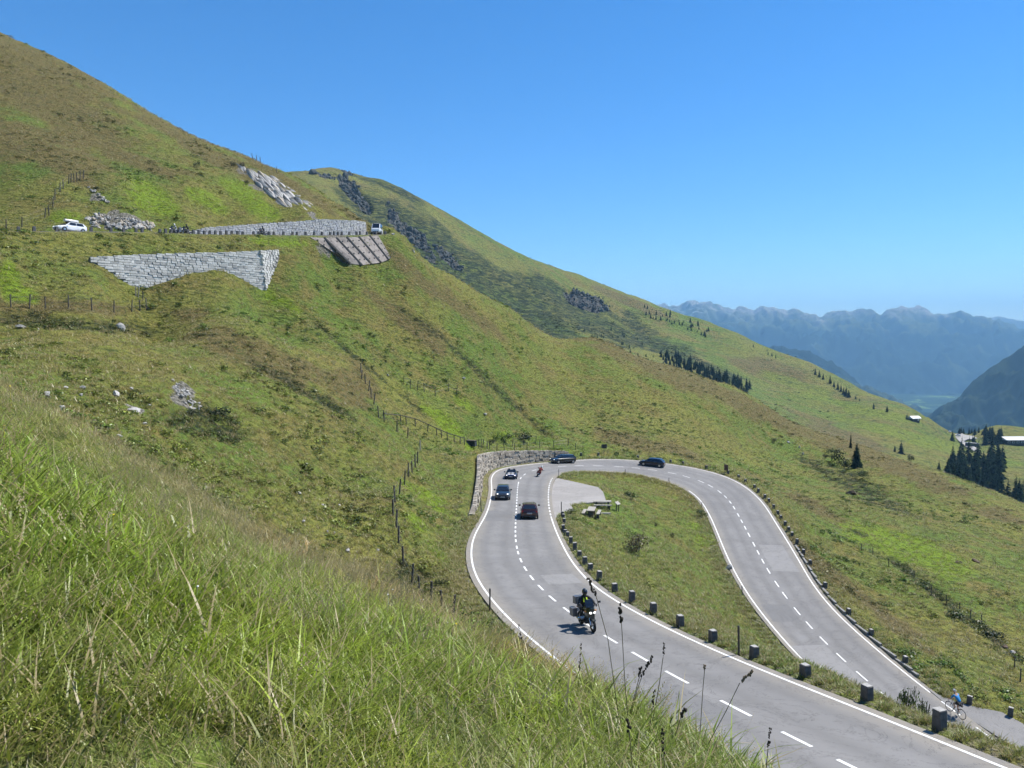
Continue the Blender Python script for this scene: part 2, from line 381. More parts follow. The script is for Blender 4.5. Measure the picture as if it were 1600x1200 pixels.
def rbf_fit(P, k_th=3.2, c=0.12, lam=2e-4):
    r = np.hypot(P[:, 0], P[:, 1]); u = np.stack([np.arctan2(P[:, 0], P[:, 1]) * k_th, np.log(r)], 1); v = P[:, 2] / r
    D = np.sqrt(((u[:, None] - u[None]) ** 2).sum(-1) + c * c); n = len(u)
    A = np.zeros((n + 3, n + 3)); A[:n, :n] = D - lam * n * np.eye(n) * 0.02; A[:n, n:] = np.c_[np.ones(n), u]; A[n:, :n] = A[:n, n:].T
    sol = np.linalg.lstsq(A, np.r_[v, 0, 0, 0], rcond=None)[0]
    def ev(th, lr):
        q = np.stack([th.ravel() * k_th, lr.ravel()], 1); out = np.zeros(len(q))
        for s in range(0, len(q), 20000):
            b = q[s:s + 20000]; d2 = ((b[:, None] - u[None]) ** 2).sum(-1)
            out[s:s + 20000] = np.sqrt(d2 + c * c) @ sol[:n] + sol[n] + b @ sol[n + 1:]
        return (out * np.exp(q[:, 1])).reshape(th.shape)
    return ev
ev = rbf_fit(CP)
TH = np.radians(np.concatenate([np.linspace(-70, -39, 32)[:-1], np.arange(-39, 39.01, 0.145), np.linspace(39, 70, 32)[1:]]))
RR = np.exp(np.linspace(math.log(0.7), math.log(345), 690))
# evaluate coarse then refine linearly (the surface is smooth)
tc = TH[::3] if (len(TH) - 1) % 3 == 0 else np.r_[TH[::3], TH[-1:]]
rc = np.r_[RR[::3], RR[-1:]] if (len(RR) - 1) % 3 else RR[::3]
Zc = ev(*np.meshgrid(tc, np.log(rc), indexing='ij'))
t1 = np.stack([np.interp(TH, tc, Zc[:, j]) for j in range(Zc.shape[1])], 1)
TZ = np.stack([np.interp(np.log(RR), np.log(rc), t1[i]) for i in range(len(TH))], 0)
TX, TY = np.sin(TH)[:, None] * RR[None], np.cos(TH)[:, None] * RR[None]

def inside(poly, x, y):
    r = np.zeros(x.shape, bool); n = len(poly); j = n - 1
    for i in range(n):
        xi, yi, xj, yj = poly[i][0], poly[i][1], poly[j][0], poly[j][1]
        r ^= ((yi > y) != (yj > y)) & (x < (xj - xi) * (y - yi) / (yj - yi + 1e-12) + xi); j = i
    return r
# relief: broad undulation, terracettes and tussocks, faded out near the roads
rough = np.ones_like(TZ)
near = np.full(TZ.shape, 99.0); nst = np.zeros(TZ.shape, int); noff = np.zeros(TZ.shape)
selm = (RR > 12) & (RR < 175); idx = np.where(selm)[0]
bx, by = TX[:, idx], TY[:, idx]; bd = np.full(bx.shape, 1e9); bi = np.zeros(bx.shape, int)
for i in range(0, N_ST, 2):
    d2 = (bx - RC[i, 0]) ** 2 + (by - RC[i, 1]) ** 2; m = d2 < bd; bd[m] = d2[m]; bi[m] = i
off = (bx - RC[bi, 0]) * RN[bi, 0] + (by - RC[bi, 1]) * RN[bi, 1]
alo = abs((bx - RC[bi, 0]) * RT[bi, 0] + (by - RC[bi, 1]) * RT[bi, 1])
t = np.where(off > 0, off - WL[bi] - 0.5, -off - WR[bi] - 0.5)
t = np.where(alo > 3, 50.0, t); t[np.sqrt(bd) > 30] = 50
near[:, idx], nst[:, idx], noff[:, idx] = t, bi, off
ubd = np.full(bx.shape, 1e9); ubi = np.zeros(bx.shape, int)
for i in range(0, un, 1):
    d2 = (bx - UP[i, 0]) ** 2 + (by - UP[i, 1]) ** 2; m = d2 < ubd; ubd[m] = d2[m]; ubi[m] = i
uoff = (bx - UP[ubi, 0]) * UN[ubi, 0] + (by - UP[ubi, 1]) * UN[ubi, 1]
ut = np.maximum(-uoff - 0.4, uoff - UW - 0.3); ut[np.sqrt(ubd) > 25] = 50
unear = np.full(TZ.shape, 99.0); unear[:, idx] = ut
rz = np.zeros_like(TZ); rz[:, idx] = RC[bi, 2] + BANK[bi] * np.clip(off, -WR[bi] - 0.6, WL[bi] + 0.6)
uz = np.zeros_like(TZ); uz[:, idx] = UP[ubi, 2]
lay = inside(LAYBY_P, TX, TY) | inside(PULL_P, TX, TY)
fade = sstep(0.2, 5.0, np.minimum(near, unear))
amp = sstep(2.0, 30.0, RR)[None] * fade
TZ += amp * (0.9 * fbm(TX / 26, TY / 26, 3, 3) + 0.34 * fbm(TX / 7, TY / 7, 11, 3))
uu = TX * 0.8 + TY * 0.6; vv = -TX * 0.6 + TY * 0.8
TZ += amp * 0.24 * fbm(uu / 9.0, TZ / 0.9, 21, 2)                       # terracettes along the contour
TZ += (0.35 + 0.65 * amp) * sstep(1.5, 8, RR)[None] * fade * 0.16 * fbm(TX / 1.4, TY / 1.4, 31, 2)
TZ = np.where(near < 50, np.where(near < 0, rz - 0.16, (rz - 0.04) + (TZ - rz + 0.04) * sstep(0.0, 5.5, near)), TZ)
# ground behind the crown of the hairpin wall
HWI0 = int(min(range(0, N_ST // 2), key=lambda i: abs(proj(road_pt(i, WL[i]))[1] - 806) + (abs(cpx[i] - 806) > 60) * 999))
HWI1 = int(min(range(N_ST // 2 - 40, N_ST // 2 + 60), key=lambda i: abs(proj(road_pt(i, WL[i] + 1))[0] - 893)))
def hw_f(f): return np.interp(f, [0, 0.05, 0.30, 0.47, 0.6, 0.75, 0.93, 0.98, 1.0], [0.35, 0.6, 2.5, 3.7, 3.0, 2.5, 1.85, 1.6, 0.5])
wf = (nst - HWI0) / (HWI1 - HWI0)
onw = (near < 50) & (noff > 0) & (wf >= 0) & (wf <= 1)
tb = near - 1.35                                            # distance behind the wall face
crown = rz + hw_f(np.clip(wf, 0, 1)) - 0.08
TZ = np.where(onw & (tb > -0.2), np.where(tb < 0.5, rz - 0.1 + (crown - rz + 0.1) * np.clip((tb + 0.2) / 0.7, 0, 1), crown + (np.maximum(TZ, crown - 0.4) - crown) * sstep(0.5, 9.0, tb)), TZ)
TZ = np.where(unear < 0, uz - 0.12, np.where(unear < 4, (uz - 0.05) + (TZ - uz + 0.05) * sstep(0, 4.0, unear), TZ))
lz = TX * LAY_C[0] + TY * LAY_C[1] + LAY_C[2]
TZ = np.where((near < 50) & (noff < 0) & (cpx[nst] > 1200) & (nst < N_ST // 2), TZ - 0.45 * sstep(0.9, 2.6, near), TZ)
lay_d = np.full(TZ.shape, 99.0)
for p in LAYBY_P.repeat(1, 0): lay_d = np.minimum(lay_d, np.hypot(TX - p[0], TY - p[1]))
TZ = np.where(inside(LAYBY_P, TX, TY), np.minimum(TZ, lz - 0.14), np.where(lay_d < 1.6, np.minimum(TZ, lz + 0.05), TZ))
TZ = np.where(inside(PULL_P, TX, TY), np.minimum(TZ, rz - 0.2), TZ)

LR = np.log(RR)
def column(th):
    i = np.clip(np.searchsorted(TH, th) - 1, 0, len(TH) - 2); f = (th - TH[i]) / (TH[i + 1] - TH[i])
    return TZ[i] * (1 - f) + TZ[i + 1] * f
def height(x, y):
    return float(np.interp(math.log(max(0.71, math.hypot(x, y))), LR, column(math.atan2(x, y))))
def heights(x, y):
    th = np.arctan2(x, y); lr = np.log(np.maximum(0.71, np.hypot(x, y)))
    fi = np.interp(th, TH, np.arange(len(TH))); fj = np.interp(lr, LR, np.arange(len(RR)))
    i = np.clip(fi.astype(int), 0, len(TH) - 2); j = np.clip(fj.astype(int), 0, len(RR) - 2); a, b = fi - i, fj - j
    return (TZ[i, j] * (1 - a) + TZ[i + 1, j] * a) * (1 - b) + (TZ[i, j + 1] * (1 - a) + TZ[i + 1, j + 1] * a) * b
def hit(px, py, rmin=22.0, rmax=340.0):
    """first ground point beyond rmin seen at a pixel"""
    r = ray(px, py); h = math.hypot(r[0], r[1]); m = r[2] / h; z = column(math.atan2(r[0], r[1]))
    g = z - m * RR; ok = (RR > rmin) & (RR < rmax)
    k = np.where(ok[1:] & (g[1:] >= 0) & (g[:-1] < 0))[0]
    if len(k):
        k = k[0]; f = -g[k] / (g[k + 1] - g[k]); rr = RR[k] + f * (RR[k + 1] - RR[k])
    else:
        k = np.where(ok)[0]; k = k[np.argmax(g[k] / RR[k])]; rr = RR[k]
    x, y = r[0] / h * rr, r[1] / h * rr
    return np.array([x, y, height(x, y)])
# ------------------------------------------------------------------ near hillside sheet
TPX, TPY = proj(np.stack([TX, TY, TZ], -1))
front = (RR > 18)[None] & np.ones_like(TZ, bool)
def blobs(lst, PX, PY, D, noise_amp=0.5, seed=50, XX=None, YY=None, sc=5.0):
    a = np.zeros_like(PX)
    nz = fbm(XX / sc, YY / sc, seed, 3)
    for px, py, rx, ry, rot, dmin, dmax in lst:
        c, s = math.cos(R(rot)), math.sin(R(rot)); dx, dy = PX - px, PY - py
        u, v = (dx * c + dy * s) / rx, (-dx * s + dy * c) / ry
        q = np.sqrt(u * u + v * v) + noise_amp * nz
        a = np.maximum(a, np.where((D > dmin) & (D < dmax), sstep(1.15, 0.7, q), 0))
    return a
DD = np.broadcast_to(RR[None], TZ.shape)
LIME = [(240,312,42,20,25,100,260),(322,312,40,16,30,100,260),(392,312,48,18,35,100,260),(100,338,26,10,0,100,260),(14,440,16,36,0,60,200),(32,462,26,12,10,60,200),(450,380,55,6,4,100,200),(665,775,48,14,30,50,140),(650,815,20,8,40,50,140),(688,652,34,9,30,90,200),(720,628,24,9,35,90,200),(700,668,26,8,30,80,200),(790,680,16,6,0,100,200),(735,697,10,9,0,80,140),(1087,822,16,6,10,60,160),(1102,846,18,9,15,60,160),(440,470,40,9,25,90,200),(690,870,30,9,45,30,90),(1420,860,120,22,22,60,220)]
BROWN = [(550,605,45,34,20,60,220),(640,505,90,14,38,100,260),(1150,625,220,15,24,150,300),(1400,730,230,16,24,150,300),(60,120,150,60,28,120,300),(60,230,140,34,22,120,300),(450,285,120,10,32,150,300),(560,345,40,8,38,150,300),(1000,560,160,16,25,160,300),(700,470,120,14,35,150,260),(420,560,120,22,20,60,160),(330,240,150,14,30,120,300),(120,200,120,20,25,120,300),(230,260,90,14,20,120,300),(640,420,60,10,40,140,300),(1000,690,90,14,15,120,260),(1290,800,110,9,28,60,240),(1340,930,170,12,38,50,200),(120,480,200,10,3,60,200)]
DARKV = [(745,578,155,4.5,43,110,260),(650,500,40,7,40,110,260),(330,660,90,30,15,35,120),(480,612,80,9,28,60,160),(1330,755,90,14,25,90,260),(880,830,20,5,0,50,200),(640,905,45,24,30,30,90),(1480,940,170,8,38,50,200),(100,505,120,12,4,50,160),(560,560,130,4,40,80,220),(1190,590,60,8,25,120,320)]
ROCKY = [(185,345,58,16,10,100,220),(150,308,16,12,40,100,220),(432,298,66,15,31,140,240),(540,392,62,22,8,130,190),(285,618,24,20,45,35,120),(210,640,22,7,25,35,120)]
at_l = blobs(LIME, TPX, TPY, DD, 0.55, 50, TX, TY); at_b = blobs(BROWN, TPX, TPY, DD, 0.7, 60, TX, TY)
at_d = blobs(DARKV, TPX, TPY, DD, 0.7, 70, TX, TY); at_r = blobs(ROCKY, TPX, TPY, DD, 0.8, 80, TX, TY, 3.0)
verge = sstep(2.2, 0.2, np.minimum(near, unear)) * (near < 50) + sstep(1.5, 0.2, unear)
TZ += at_r * 0.35 * fbm(TX / 1.6, TY / 1.6, 91, 3) - at_d * 0.25 * (RR > 40)[None]

def ground_mat(name, far=False):
    m = bpy.data.materials.new(name); m.use_nodes = True; g = NG(m); b = g.n['Principled BSDF']
    b.inputs['Roughness'].default_value = 0.95; b.inputs['Specular IOR Level'].default_value = 0.15
    p = g.pos(); k = 0.22 if far else 1.0
    big = g.noise(p, 0.035 * k, 5, 0.6, 0.4); mid = g.noise(p, 0.16 * k, 5, 0.65, 0.3)
    aniso = g.scale(p, 0.5, 0.5, 2.2)
    fine = g.noise(aniso, 0.9 * k, 6, 0.72, 0.6); tiny = g.noise(p, 3.3 * k, 4, 0.7); clump = g.noise(g.scale(p, 1.0, 1.0, 1.6), 1.25 * k, 3, 0.6, 0.3)
    c = g.mix(g.ramp(big, 0.40, 0.60), (0.125, 0.185, 0.031), (0.205, 0.208, 0.046))
    c = g.mix(g.ramp(mid, 0.42, 0.68), c, (0.205, 0.172, 0.052))
    c = g.mix(g.math('MULTIPLY', g.ramp(g.noise(p, 0.075 * k, 4, 0.6), 0.55, 0.72), 0.55), c, (0.165, 0.115, 0.050))
    c = g.mix(g.math('MULTIPLY', g.attr('brown'), g.ramp(fine, 0.22, 0.52)), c, g.mix(mid, (0.135, 0.100, 0.042), (0.185, 0.150, 0.055)))
    c = g.mix(g.math('MULTIPLY', g.math('MULTIPLY', g.attr('lime'), g.ramp(mid, 0.15, 0.5)), 0.95), c, g.mix(fine, (0.13, 0.21, 0.014), (0.21, 0.29, 0.022)))
    c = g.mix(g.ramp(fine, 0.54, 0.66), c, (0.065, 0.085, 0.020))
    c = g.mix(g.math('MULTIPLY', g.ramp(tiny, 0.52, 0.70), 0.45), c, (0.20, 0.175, 0.065))
    c = g.mix(g.math('MULTIPLY', g.ramp(clump, 0.52, 0.38), 0.5), c, (0.050, 0.075, 0.016))  # hollows between clumps darkened in the colour, as painted shade
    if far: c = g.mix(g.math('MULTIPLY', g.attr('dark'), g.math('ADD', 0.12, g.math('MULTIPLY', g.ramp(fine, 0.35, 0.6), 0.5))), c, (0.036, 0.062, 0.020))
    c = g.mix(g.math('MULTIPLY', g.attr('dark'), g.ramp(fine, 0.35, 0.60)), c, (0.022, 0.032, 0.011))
    rockc = g.mix(g.ramp(g.noise(aniso, 1.6 * k, 6, 0.75, 1.0), 0.38, 0.62), (0.018, 0.022, 0.020), (0.16, 0.155, 0.14)) if far else g.mix(g.ramp(tiny, 0.4, 0.6), (0.06, 0.06, 0.045), (0.30, 0.28, 0.24))  # far cliffs: shade of faces turned from the sun painted into the rock
    c = g.mix(g.ramp(g.math('ADD', g.math('MULTIPLY', g.attr('rock'), 1.2 if far else 0.75), g.math('MULTIPLY', fine, -0.5)), 0.28, 0.5), c, rockc)
    if not far: c = g.mix(g.math('MULTIPLY', g.attr('verge'), g.ramp(tiny, 0.35, 0.7)), c, (0.20, 0.18, 0.13))
    g.l.new(c, b.inputs['Base Color'])
    h = g.math('ADD', g.math('MULTIPLY', clump, 0.9), g.math('ADD', fine, g.math('MULTIPLY', tiny, 0.35)))
    g.l.new(g.bump(h, 1.0, 0.8 if not far else 3.5), b.inputs['Normal'])
    return m
M_ground = ground_mat('alpine_turf')
TV = np.stack([TX, TY, TZ], -1).reshape(-1, 3)
hill = link('hillside', grid_mesh('hillside', TV, len(TH), len(RR), True, {'lime': at_l, 'brown': at_b, 'dark': at_d, 'rock': at_r, 'verge': np.clip(verge, 0, 1)}), M_ground)
props(hill, kind='structure')

# ------------------------------------------------------------------ mountain ridge and pasture beyond the spur
FCP = []
def f3(px, py, y): FCP.append(at(px, py, y))
RIDGE = [(300,330,900),(400,300,900),(440,288,900),(470,279,900),(495,267,900),(515,265,905),(540,272,915),(570,283,925),(600,292,935),(640,310,950),(680,333,970),(720,355,985),(760,378,1000),(800,398,1020),(850,415,1050),(900,435,1080),(950,457,1110),(1000,473,1130),(1050,495,1130),(1100,512,1110),(1150,532,1080),(1200,555,1040),(1250,572,1000),(1290,590,960),(1330,612,910),(1370,635,870),(1420,655,820),(1450,667,770),(1490,682,720),(1540,676,730),(1600,677,730),(1750,690,700)]
for q in RIDGE:
    f3(*q); p = at(q[0], q[1], q[2] * 1.12); p[2] -= 60; FCP.append(p); p = at(q[0], q[1], q[2] * 1.5); p[2] -= 330; FCP.append(p)
for q in ((560,340,760),(600,420,640),(650,420,700),(720,400,800),(700,460,600),(800,470,760),(800,520,620),(900,480,880),(900,540,650),(1000,520,880),(1000,570,640),(1100,560,820),(1100,600,640),(1200,600,780),(1200,640,600),(1300,650,680),(1300,690,500),(1400,690,560),(1400,720,470),(1480,720,520),(1480,770,400),(1500,692,640),(1560,705,590),(1600,700,610),(1600,740,490),(1560,790,400),(1600,820,360),(1540,750,470),(1750,760,480),(1800,860,330)): f3(*q)
for px in range(300, 1900, 130):
    p = at(px, 700, 285); p[2] = np.interp(px, [300, 800, 1200, 1600, 1900], [-25, -45, -75, -85, -80]); FCP.append(p)
FCP = np.array(FCP)
fev = rbf_fit(FCP, 4.0, 0.08)
FTH = np.radians(np.arange(-24, 46.01, 0.125)); FR = np.exp(np.linspace(math.log(262), math.log(1750), 330))
FX, FY = np.sin(FTH)[:, None] * FR, np.cos(FTH)[:, None] * FR
FZ = fev(*np.meshgrid(FTH, np.log(FR), indexing='ij'))
FPX, FPY = proj(np.stack([FX, FY, FZ], -1)); FD = np.broadcast_to(FR[None], FZ.shape)
CLIFF = [(620,345,40,9,55,400,1300),(650,375,40,10,50,400,1300),(552,305,40,14,55,500,1300),(505,272,26,6,10,500,1300),(700,405,34,9,40,400,1200),(915,470,40,13,8,500,1200),(690,400,22,6,50,400,1200)]
f_r = blobs(CLIFF, FPX, FPY, FD, 0.75, 180, FX, FY, 25.0)
f_l = blobs([(1350,640,90,10,15,450,900),(1250,600,60,8,15,450,1200),(1440,690,60,9,12,450,900),(1560,720,50,10,8,400,900),(1400,675,120,8,14,450,900)], FPX, FPY, FD, 0.5, 150, FX, FY, 30.0) * 0.6
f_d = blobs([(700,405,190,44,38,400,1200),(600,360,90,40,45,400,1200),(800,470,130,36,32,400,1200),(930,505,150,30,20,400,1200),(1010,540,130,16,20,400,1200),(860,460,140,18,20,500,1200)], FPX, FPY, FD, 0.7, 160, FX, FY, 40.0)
f_b = blobs([(1230,590,90,18,22,500,1200),(1000,480,80,6,22,700,1300),(1320,680,90,10,20,400,800)], FPX, FPY, FD, 0.7, 170, FX, FY, 40.0)
am = sstep(262, 420, FR)[None] * sstep(700, 500, FPY) 
FZ += (0.35 + am) * (5.0 * fbm(FX / 130, FY / 130, 103, 4) * (FPX < 1450) + 1.1 * fbm(FX / 28, FY / 28, 111, 4)) + f_r * (13 * (0.5 - np.abs(fbm(FX / 34, FY / 34, 121, 5, 0.62)) * 1.6) - 6 + 5 * fbm(FX / 9, FY / 9, 191, 3)) + 0.5 * fbm(FX / 9, FY / 9, 131, 3)
def far_height(x, y):
    th, lr = math.atan2(x, y), math.log(math.hypot(x, y))
    i = int(np.clip(np.searchsorted(FTH, th) - 1, 0, len(FTH) - 2)); j = int(np.clip(np.searchsorted(np.log(FR), lr) - 1, 0, len(FR) - 2))
    return float(FZ[i:i + 2, j:j + 2].mean())
def far_hit(px, py, rmin=300.0):
    r = ray(px, py); h = math.hypot(r[0], r[1]); m = r[2] / h; th = math.atan2(r[0], r[1])
    i = int(np.clip(np.searchsorted(FTH, th) - 1, 0, len(FTH) - 2)); z = FZ[i]
    g = z - m * FR; ok = FR > rmin; k = np.where(ok[1:] & (g[1:] >= 0) & (g[:-1] < 0))[0]
    k = k[0] + 1 if len(k) else np.where(ok)[0][np.argmax((g / FR)[ok])]
    return np.array([r[0] / h * FR[k], r[1] / h * FR[k], z[k]])
M_far = ground_mat('mountain_turf', True)
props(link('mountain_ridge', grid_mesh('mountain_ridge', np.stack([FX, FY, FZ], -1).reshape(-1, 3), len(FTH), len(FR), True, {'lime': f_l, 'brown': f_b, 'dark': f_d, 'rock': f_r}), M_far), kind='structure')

# ------------------------------------------------------------------ far mountains and valley
def massif(name, sky_px, dist_top, dist_low, z_low, seed, rough, mat_, nu=260, nv=90, back=1.25):
    """a mountain flank: crest follows the skyline points, slopes fall towards the viewer and away behind"""
    xs = np.linspace(sky_px[0][0], sky_px[-1][0], nu); ys = np.interp(xs, [q[0] for q in sky_px], [q[1] for q in sky_px])
    V = np.zeros((nu, nv, 3))
    for i in range(nu):
        r = ray(xs[i], ys[i]); hx = r[:2] / r[1]
        dt = dist_top(xs[i]) if callable(dist_top) else dist_top
        dl = dist_low(xs[i]) if callable(dist_low) else dist_low
        zt = r[2] / r[1] * dt
        for j, v in enumerate(np.linspace(0, 1, nv)):
            if v < 0.85:
                u = v / 0.85; d = dl + (dt - dl) * u; z = z_low + (zt - z_low) * (0.30 * u + 0.70 * u ** 1.5)
            else:
                u = (v - 0.85) / 0.15; d = dt * (1 + (back - 1) * u); z = zt + (z_low - zt) * u
            V[i, j] = (*(hx * d), z)
    L = dist_top(xs[0]) if callable(dist_top) else dist_top
    x, y = V[..., 0] / (L * 0.09), V[..., 1] / (L * 0.09)
    rid = 1 - np.abs(fbm(x, y, seed, 5, 0.55)) * 1.6
    vv_ = np.linspace(0, 1, nv)[None]
    wgt = np.sin(np.clip(vv_ / 0.85, 0, 1) * math.pi) ** 0.7 * (vv_ < 0.85)
    V[..., 2] += wgt * rough * (rid - 0.5)
    V[..., 2] += rough * 0.10 * fbm(x * 7, y * 7, seed + 9, 3) * (vv_ < 0.9)
    return props(link(name, grid_mesh(name, V.reshape(-1, 3), nu, nv), mat_), kind='structure')
def mountain_mat(name, forest, meadow, rock, scale, treeline, top, meadow_amt=0.6):
    m = bpy.data.materials.new(name); m.use_nodes = True; g = NG(m); b = g.n['Principled BSDF']
    b.inputs['Roughness'].default_value = 1.0; b.inputs['Specular IOR Level'].default_value = 0.0
    p = g.pos(); sp = g.n.new('ShaderNodeSeparateXYZ'); g.l.new(p, sp.inputs[0])
    n1 = g.noise(p, scale, 6, 0.62, 0.5); n2 = g.noise(p, scale * 5, 5, 0.7)
    zz = g.math('ADD', sp.outputs['Z'], g.math('MULTIPLY', g.math('SUBTRACT', n1, 0.5), (top - treeline) * 1.6))
    c = g.mix(g.math('MULTIPLY', g.ramp(n1, 0.56, 0.62), meadow_amt), forest, meadow)
    c = g.mix(g.ramp(zz, treeline, treeline + (top - treeline) * 0.35), c, tuple(0.6 * a for a in meadow))
    c = g.mix(g.math('MULTIPLY', g.ramp(zz, treeline + (top - treeline) * 0.35, top), g.ramp(n2, 0.35, 0.6)), c, rock)
    g.l.new(c, b.inputs['Base Color']); g.l.new(g.bump(n2, 0.8, 0.6 / scale * 0.02), b.inputs['Normal'])
    return m
M_mtn = mountain_mat('alpine_mountain', (0.014, 0.024, 0.013), (0.13, 0.15, 0.055), (0.32, 0.305, 0.28), 0.0016, 60, 420, 0.3)
M_forest = mountain_mat('wooded_mountain', (0.024, 0.036, 0.018), (0.07, 0.09, 0.03), (0.2, 0.2, 0.18), 0.004, 900, 1500, 0.15)
M_valley = mountain_mat('valley_meadows', (0.025, 0.045, 0.02), (0.17, 0.26, 0.06), (0.2, 0.2, 0.2), 0.0045, 2000, 3000, 0.95)
massif('distant_range', [(700,470),(900,476),(1000,475),(1040,473),(1060,476),(1085,471),(1100,470),(1120,477),(1145,481),(1180,484),(1207,479),(1230,484),(1250,483),(1280,494),(1297,487),(1325,488),(1345,485),(1375,491),(1395,484),(1430,481),(1455,487),(1480,494),(1500,491),(1520,495),(1560,499),(1600,512),(1700,505),(1800,515)], 9800, 6900, -520, 5, 560, M_mtn, 460, 130)
massif('remote_range', [(1350,500),(1480,500),(1520,496),(1560,494),(1600,502),(1700,496),(1800,500)], 13500, 11000, -500, 15, 400, M_mtn, 160, 60)
massif('wooded_spur', [(1040,555),(1120,552),(1180,543),(1215,539),(1245,541),(1270,550),(1300,568),(1330,592),(1360,613),(1400,640),(1440,664)], 5200, lambda x: 4300, -520, 25, 260, M_mtn, 200, 70)
massif('wooded_knoll', [(1300,690),(1340,640),(1365,622),(1385,630),(1400,640),(1425,652),(1450,668),(1480,684)], 4000, 3500, -510, 33, 120, M_forest, 90, 50)
massif('forested_mountain', [(1430,690),(1450,657),(1470,640),(1500,620),(1512,604),(1525,592),(1545,575),(1570,560),(1600,540),(1650,505),(1720,470),(1850,420)], lambda x: 3300 - (x - 1430) * 0.8, lambda x: 2600 - (x - 1430) * 1.2, -390, 45, 160, M_forest, 260, 110)
vx = np.linspace(-2500, 9500, 60); vy = np.linspace(2200, 11500, 60)
VX, VY = np.meshgrid(vx, vy, indexing='ij'); VZ = -505 + 14 * fbm(VX / 1500, VY / 1500, 77, 3)
props(link('valley_floor', grid_mesh('valley_floor', np.stack([VX, VY, VZ], -1).reshape(-1, 3)[:, :], 60, 60), M_valley), kind='structure')
# ------------------------------------------------------------------ road surface and markings
def asphalt(name, base, light):
    m = bpy.data.materials.new(name); m.use_nodes = True; g = NG(m); b = g.n['Principled BSDF']
    b.inputs['Roughness'].default_value = 0.88; b.inputs['Specular IOR Level'].default_value = 0.25
    p = g.pos(); n1 = g.noise(p, 0.18, 5, 0.6, 0.8); n2 = g.noise(p, 1.7, 5, 0.7); n3 = g.noise(p, 22, 3, 0.6)
    c = g.mix(g.ramp(n1, 0.35, 0.65), base, light)
    c = g.mix(g.math('MULTIPLY', g.ramp(n2, 0.5, 0.75), 0.35), c, tuple(0.72 * a for a in base))
    c = g.mix(g.math('MULTIPLY', g.attr('track'), 0.5), c, tuple(0.72 * a for a in base))
    c = g.mix(g.math('MULTIPLY', g.attr('dust'), g.ramp(g.math('ADD', n2, g.math('MULTIPLY', n1, 0.6)), 0.45, 0.85)), c, (0.27, 0.245, 0.205))
    crack = g.noise(g.scale(p, 1, 1, 1), 0.30, 8, 0.7, 2.0)
    cr = g.math('LESS_THAN', g.math('ABSOLUTE', g.math('SUBTRACT', crack, 0.5)), 0.006)
    c = g.mix(g.math('MULTIPLY', cr, 0.55), c, tuple(0.35 * a for a in base))
    c = g.mix(g.math('MULTIPLY', n3, 0.25), c, tuple(0.7 * a for a in base))
    g.l.new(c, b.inputs['Base Color']); g.l.new(g.bump(n3, 0.3, 0.01), b.inputs['Normal'])
    return m
M_asph = asphalt('weathered_asphalt', (0.196, 0.192, 0.188), (0.235, 0.230, 0.225))
M_asph2 = asphalt('pale_layby_asphalt', (0.285, 0.270, 0.255), (0.33, 0.315, 0.30))
M_line = mat('road_paint', (0.72, 0.72, 0.70), 0.7, noise=0.12, nscale=3.0)
def strip(name, cen, nrm, zf, offs, m, parent=None, dz=0.0, skirt=0.35, track=None):
    """sheet following a centre line; offs: function station -> list of lateral offsets"""
    V, A, Dst = [], [], []
    n = len(offs(0)) + (2 if skirt else 0)
    for i in range(len(cen)):
        o = offs(i); row = [(*(cen[i] + nrm[i] * q), zf(i, q) + dz) for q in o]
        if skirt: row = [(*(cen[i] + nrm[i] * o[0]), zf(i, o[0]) - skirt)] + row + [(*(cen[i] + nrm[i] * o[-1]), zf(i, o[-1]) - skirt)]
        V += row
        if track: 
            a = [track(i, q) for q in o]; A += ([a[0]] + a + [a[-1]]) if skirt else a
            e = [sstep(1.6, 0.1, min(abs(q - o[0]), abs(q - o[-1]))) for q in o]; Dst += ([1.] + e + [1.]) if skirt else e
    me = grid_mesh(name, np.array(V), len(cen), n, False, {'track': A, 'dust': Dst} if track else None)
    return link(name, me, m, parent)
road_z = lambda i, q: RC[i, 2] + BANK[i] * q - 0.004 * abs(q)
def trk(i, q):
    lane = WL[i] / 2 if q > 0 else WR[i] / 2; a = abs(abs(q) - lane)
    return math.exp(-((a - 0.8) / 0.35) ** 2)
road = strip('road', RC[:, :2], RN, road_z, lambda i: list(np.linspace(WL[i] + 0.42, -WR[i] - 0.42, 27)), M_asph, track=trk)
props(road, kind='structure')
def ribbon(name, i0, i1, offf, wd, m=M_line, parent=road, dz=0.007):
    ii = np.arange(i0, i1 + 1)
    V = []
    for i in ii:
        for q in (offf(i) + wd / 2, offf(i) - wd / 2): V.append((*(RC[i, :2] + RN[i] * q), road_z(i, q) + dz))
    return link(name, grid_mesh(name, np.array(V), len(ii), 2, False), m, parent)
def station_px(px, py, lo=0, hi=None):
    hi = hi or N_ST; return lo + int(np.argmin((cpx[lo:hi] - px) ** 2 + (cpy[lo:hi] - py) ** 2))
I_H = int(np.argmin(abs(ss - s_hair)))
pull0 = min(range(I_H, N_ST), key=lambda i: abs(proj(road_pt(i, WL[i]))[0] - 1455))
ribbon('edge_line', 0, pull0, lambda i: WL[i], 0.125)
def segment(name, s0, s1, offf, wd):
    """short painted dash between two arc lengths"""
    V = []
    for s in np.linspace(s0, s1, 4):
        f = s / DS; i = int(min(N_ST - 2, max(0, f))); a = f - i
        c = RC[i] * (1 - a) + RC[i + 1] * a; o = offf(i) * (1 - a) + offf(i + 1) * a; nn = RN[i]
        for q in (o + wd / 2, o - wd / 2): V.append((*(c[:2] + nn * q), c[2] + BANK[i] * q - 0.004 * abs(q) + 0.007))
    return link(name, grid_mesh(name, np.array(V), 4, 2, False), M_line, road)
for s in np.arange(ss[pull0] + 1.2, ss[-1] - 4, 3.4): segment('edge_dash', s, s + 1.9, lambda i: WL[i], 0.14)
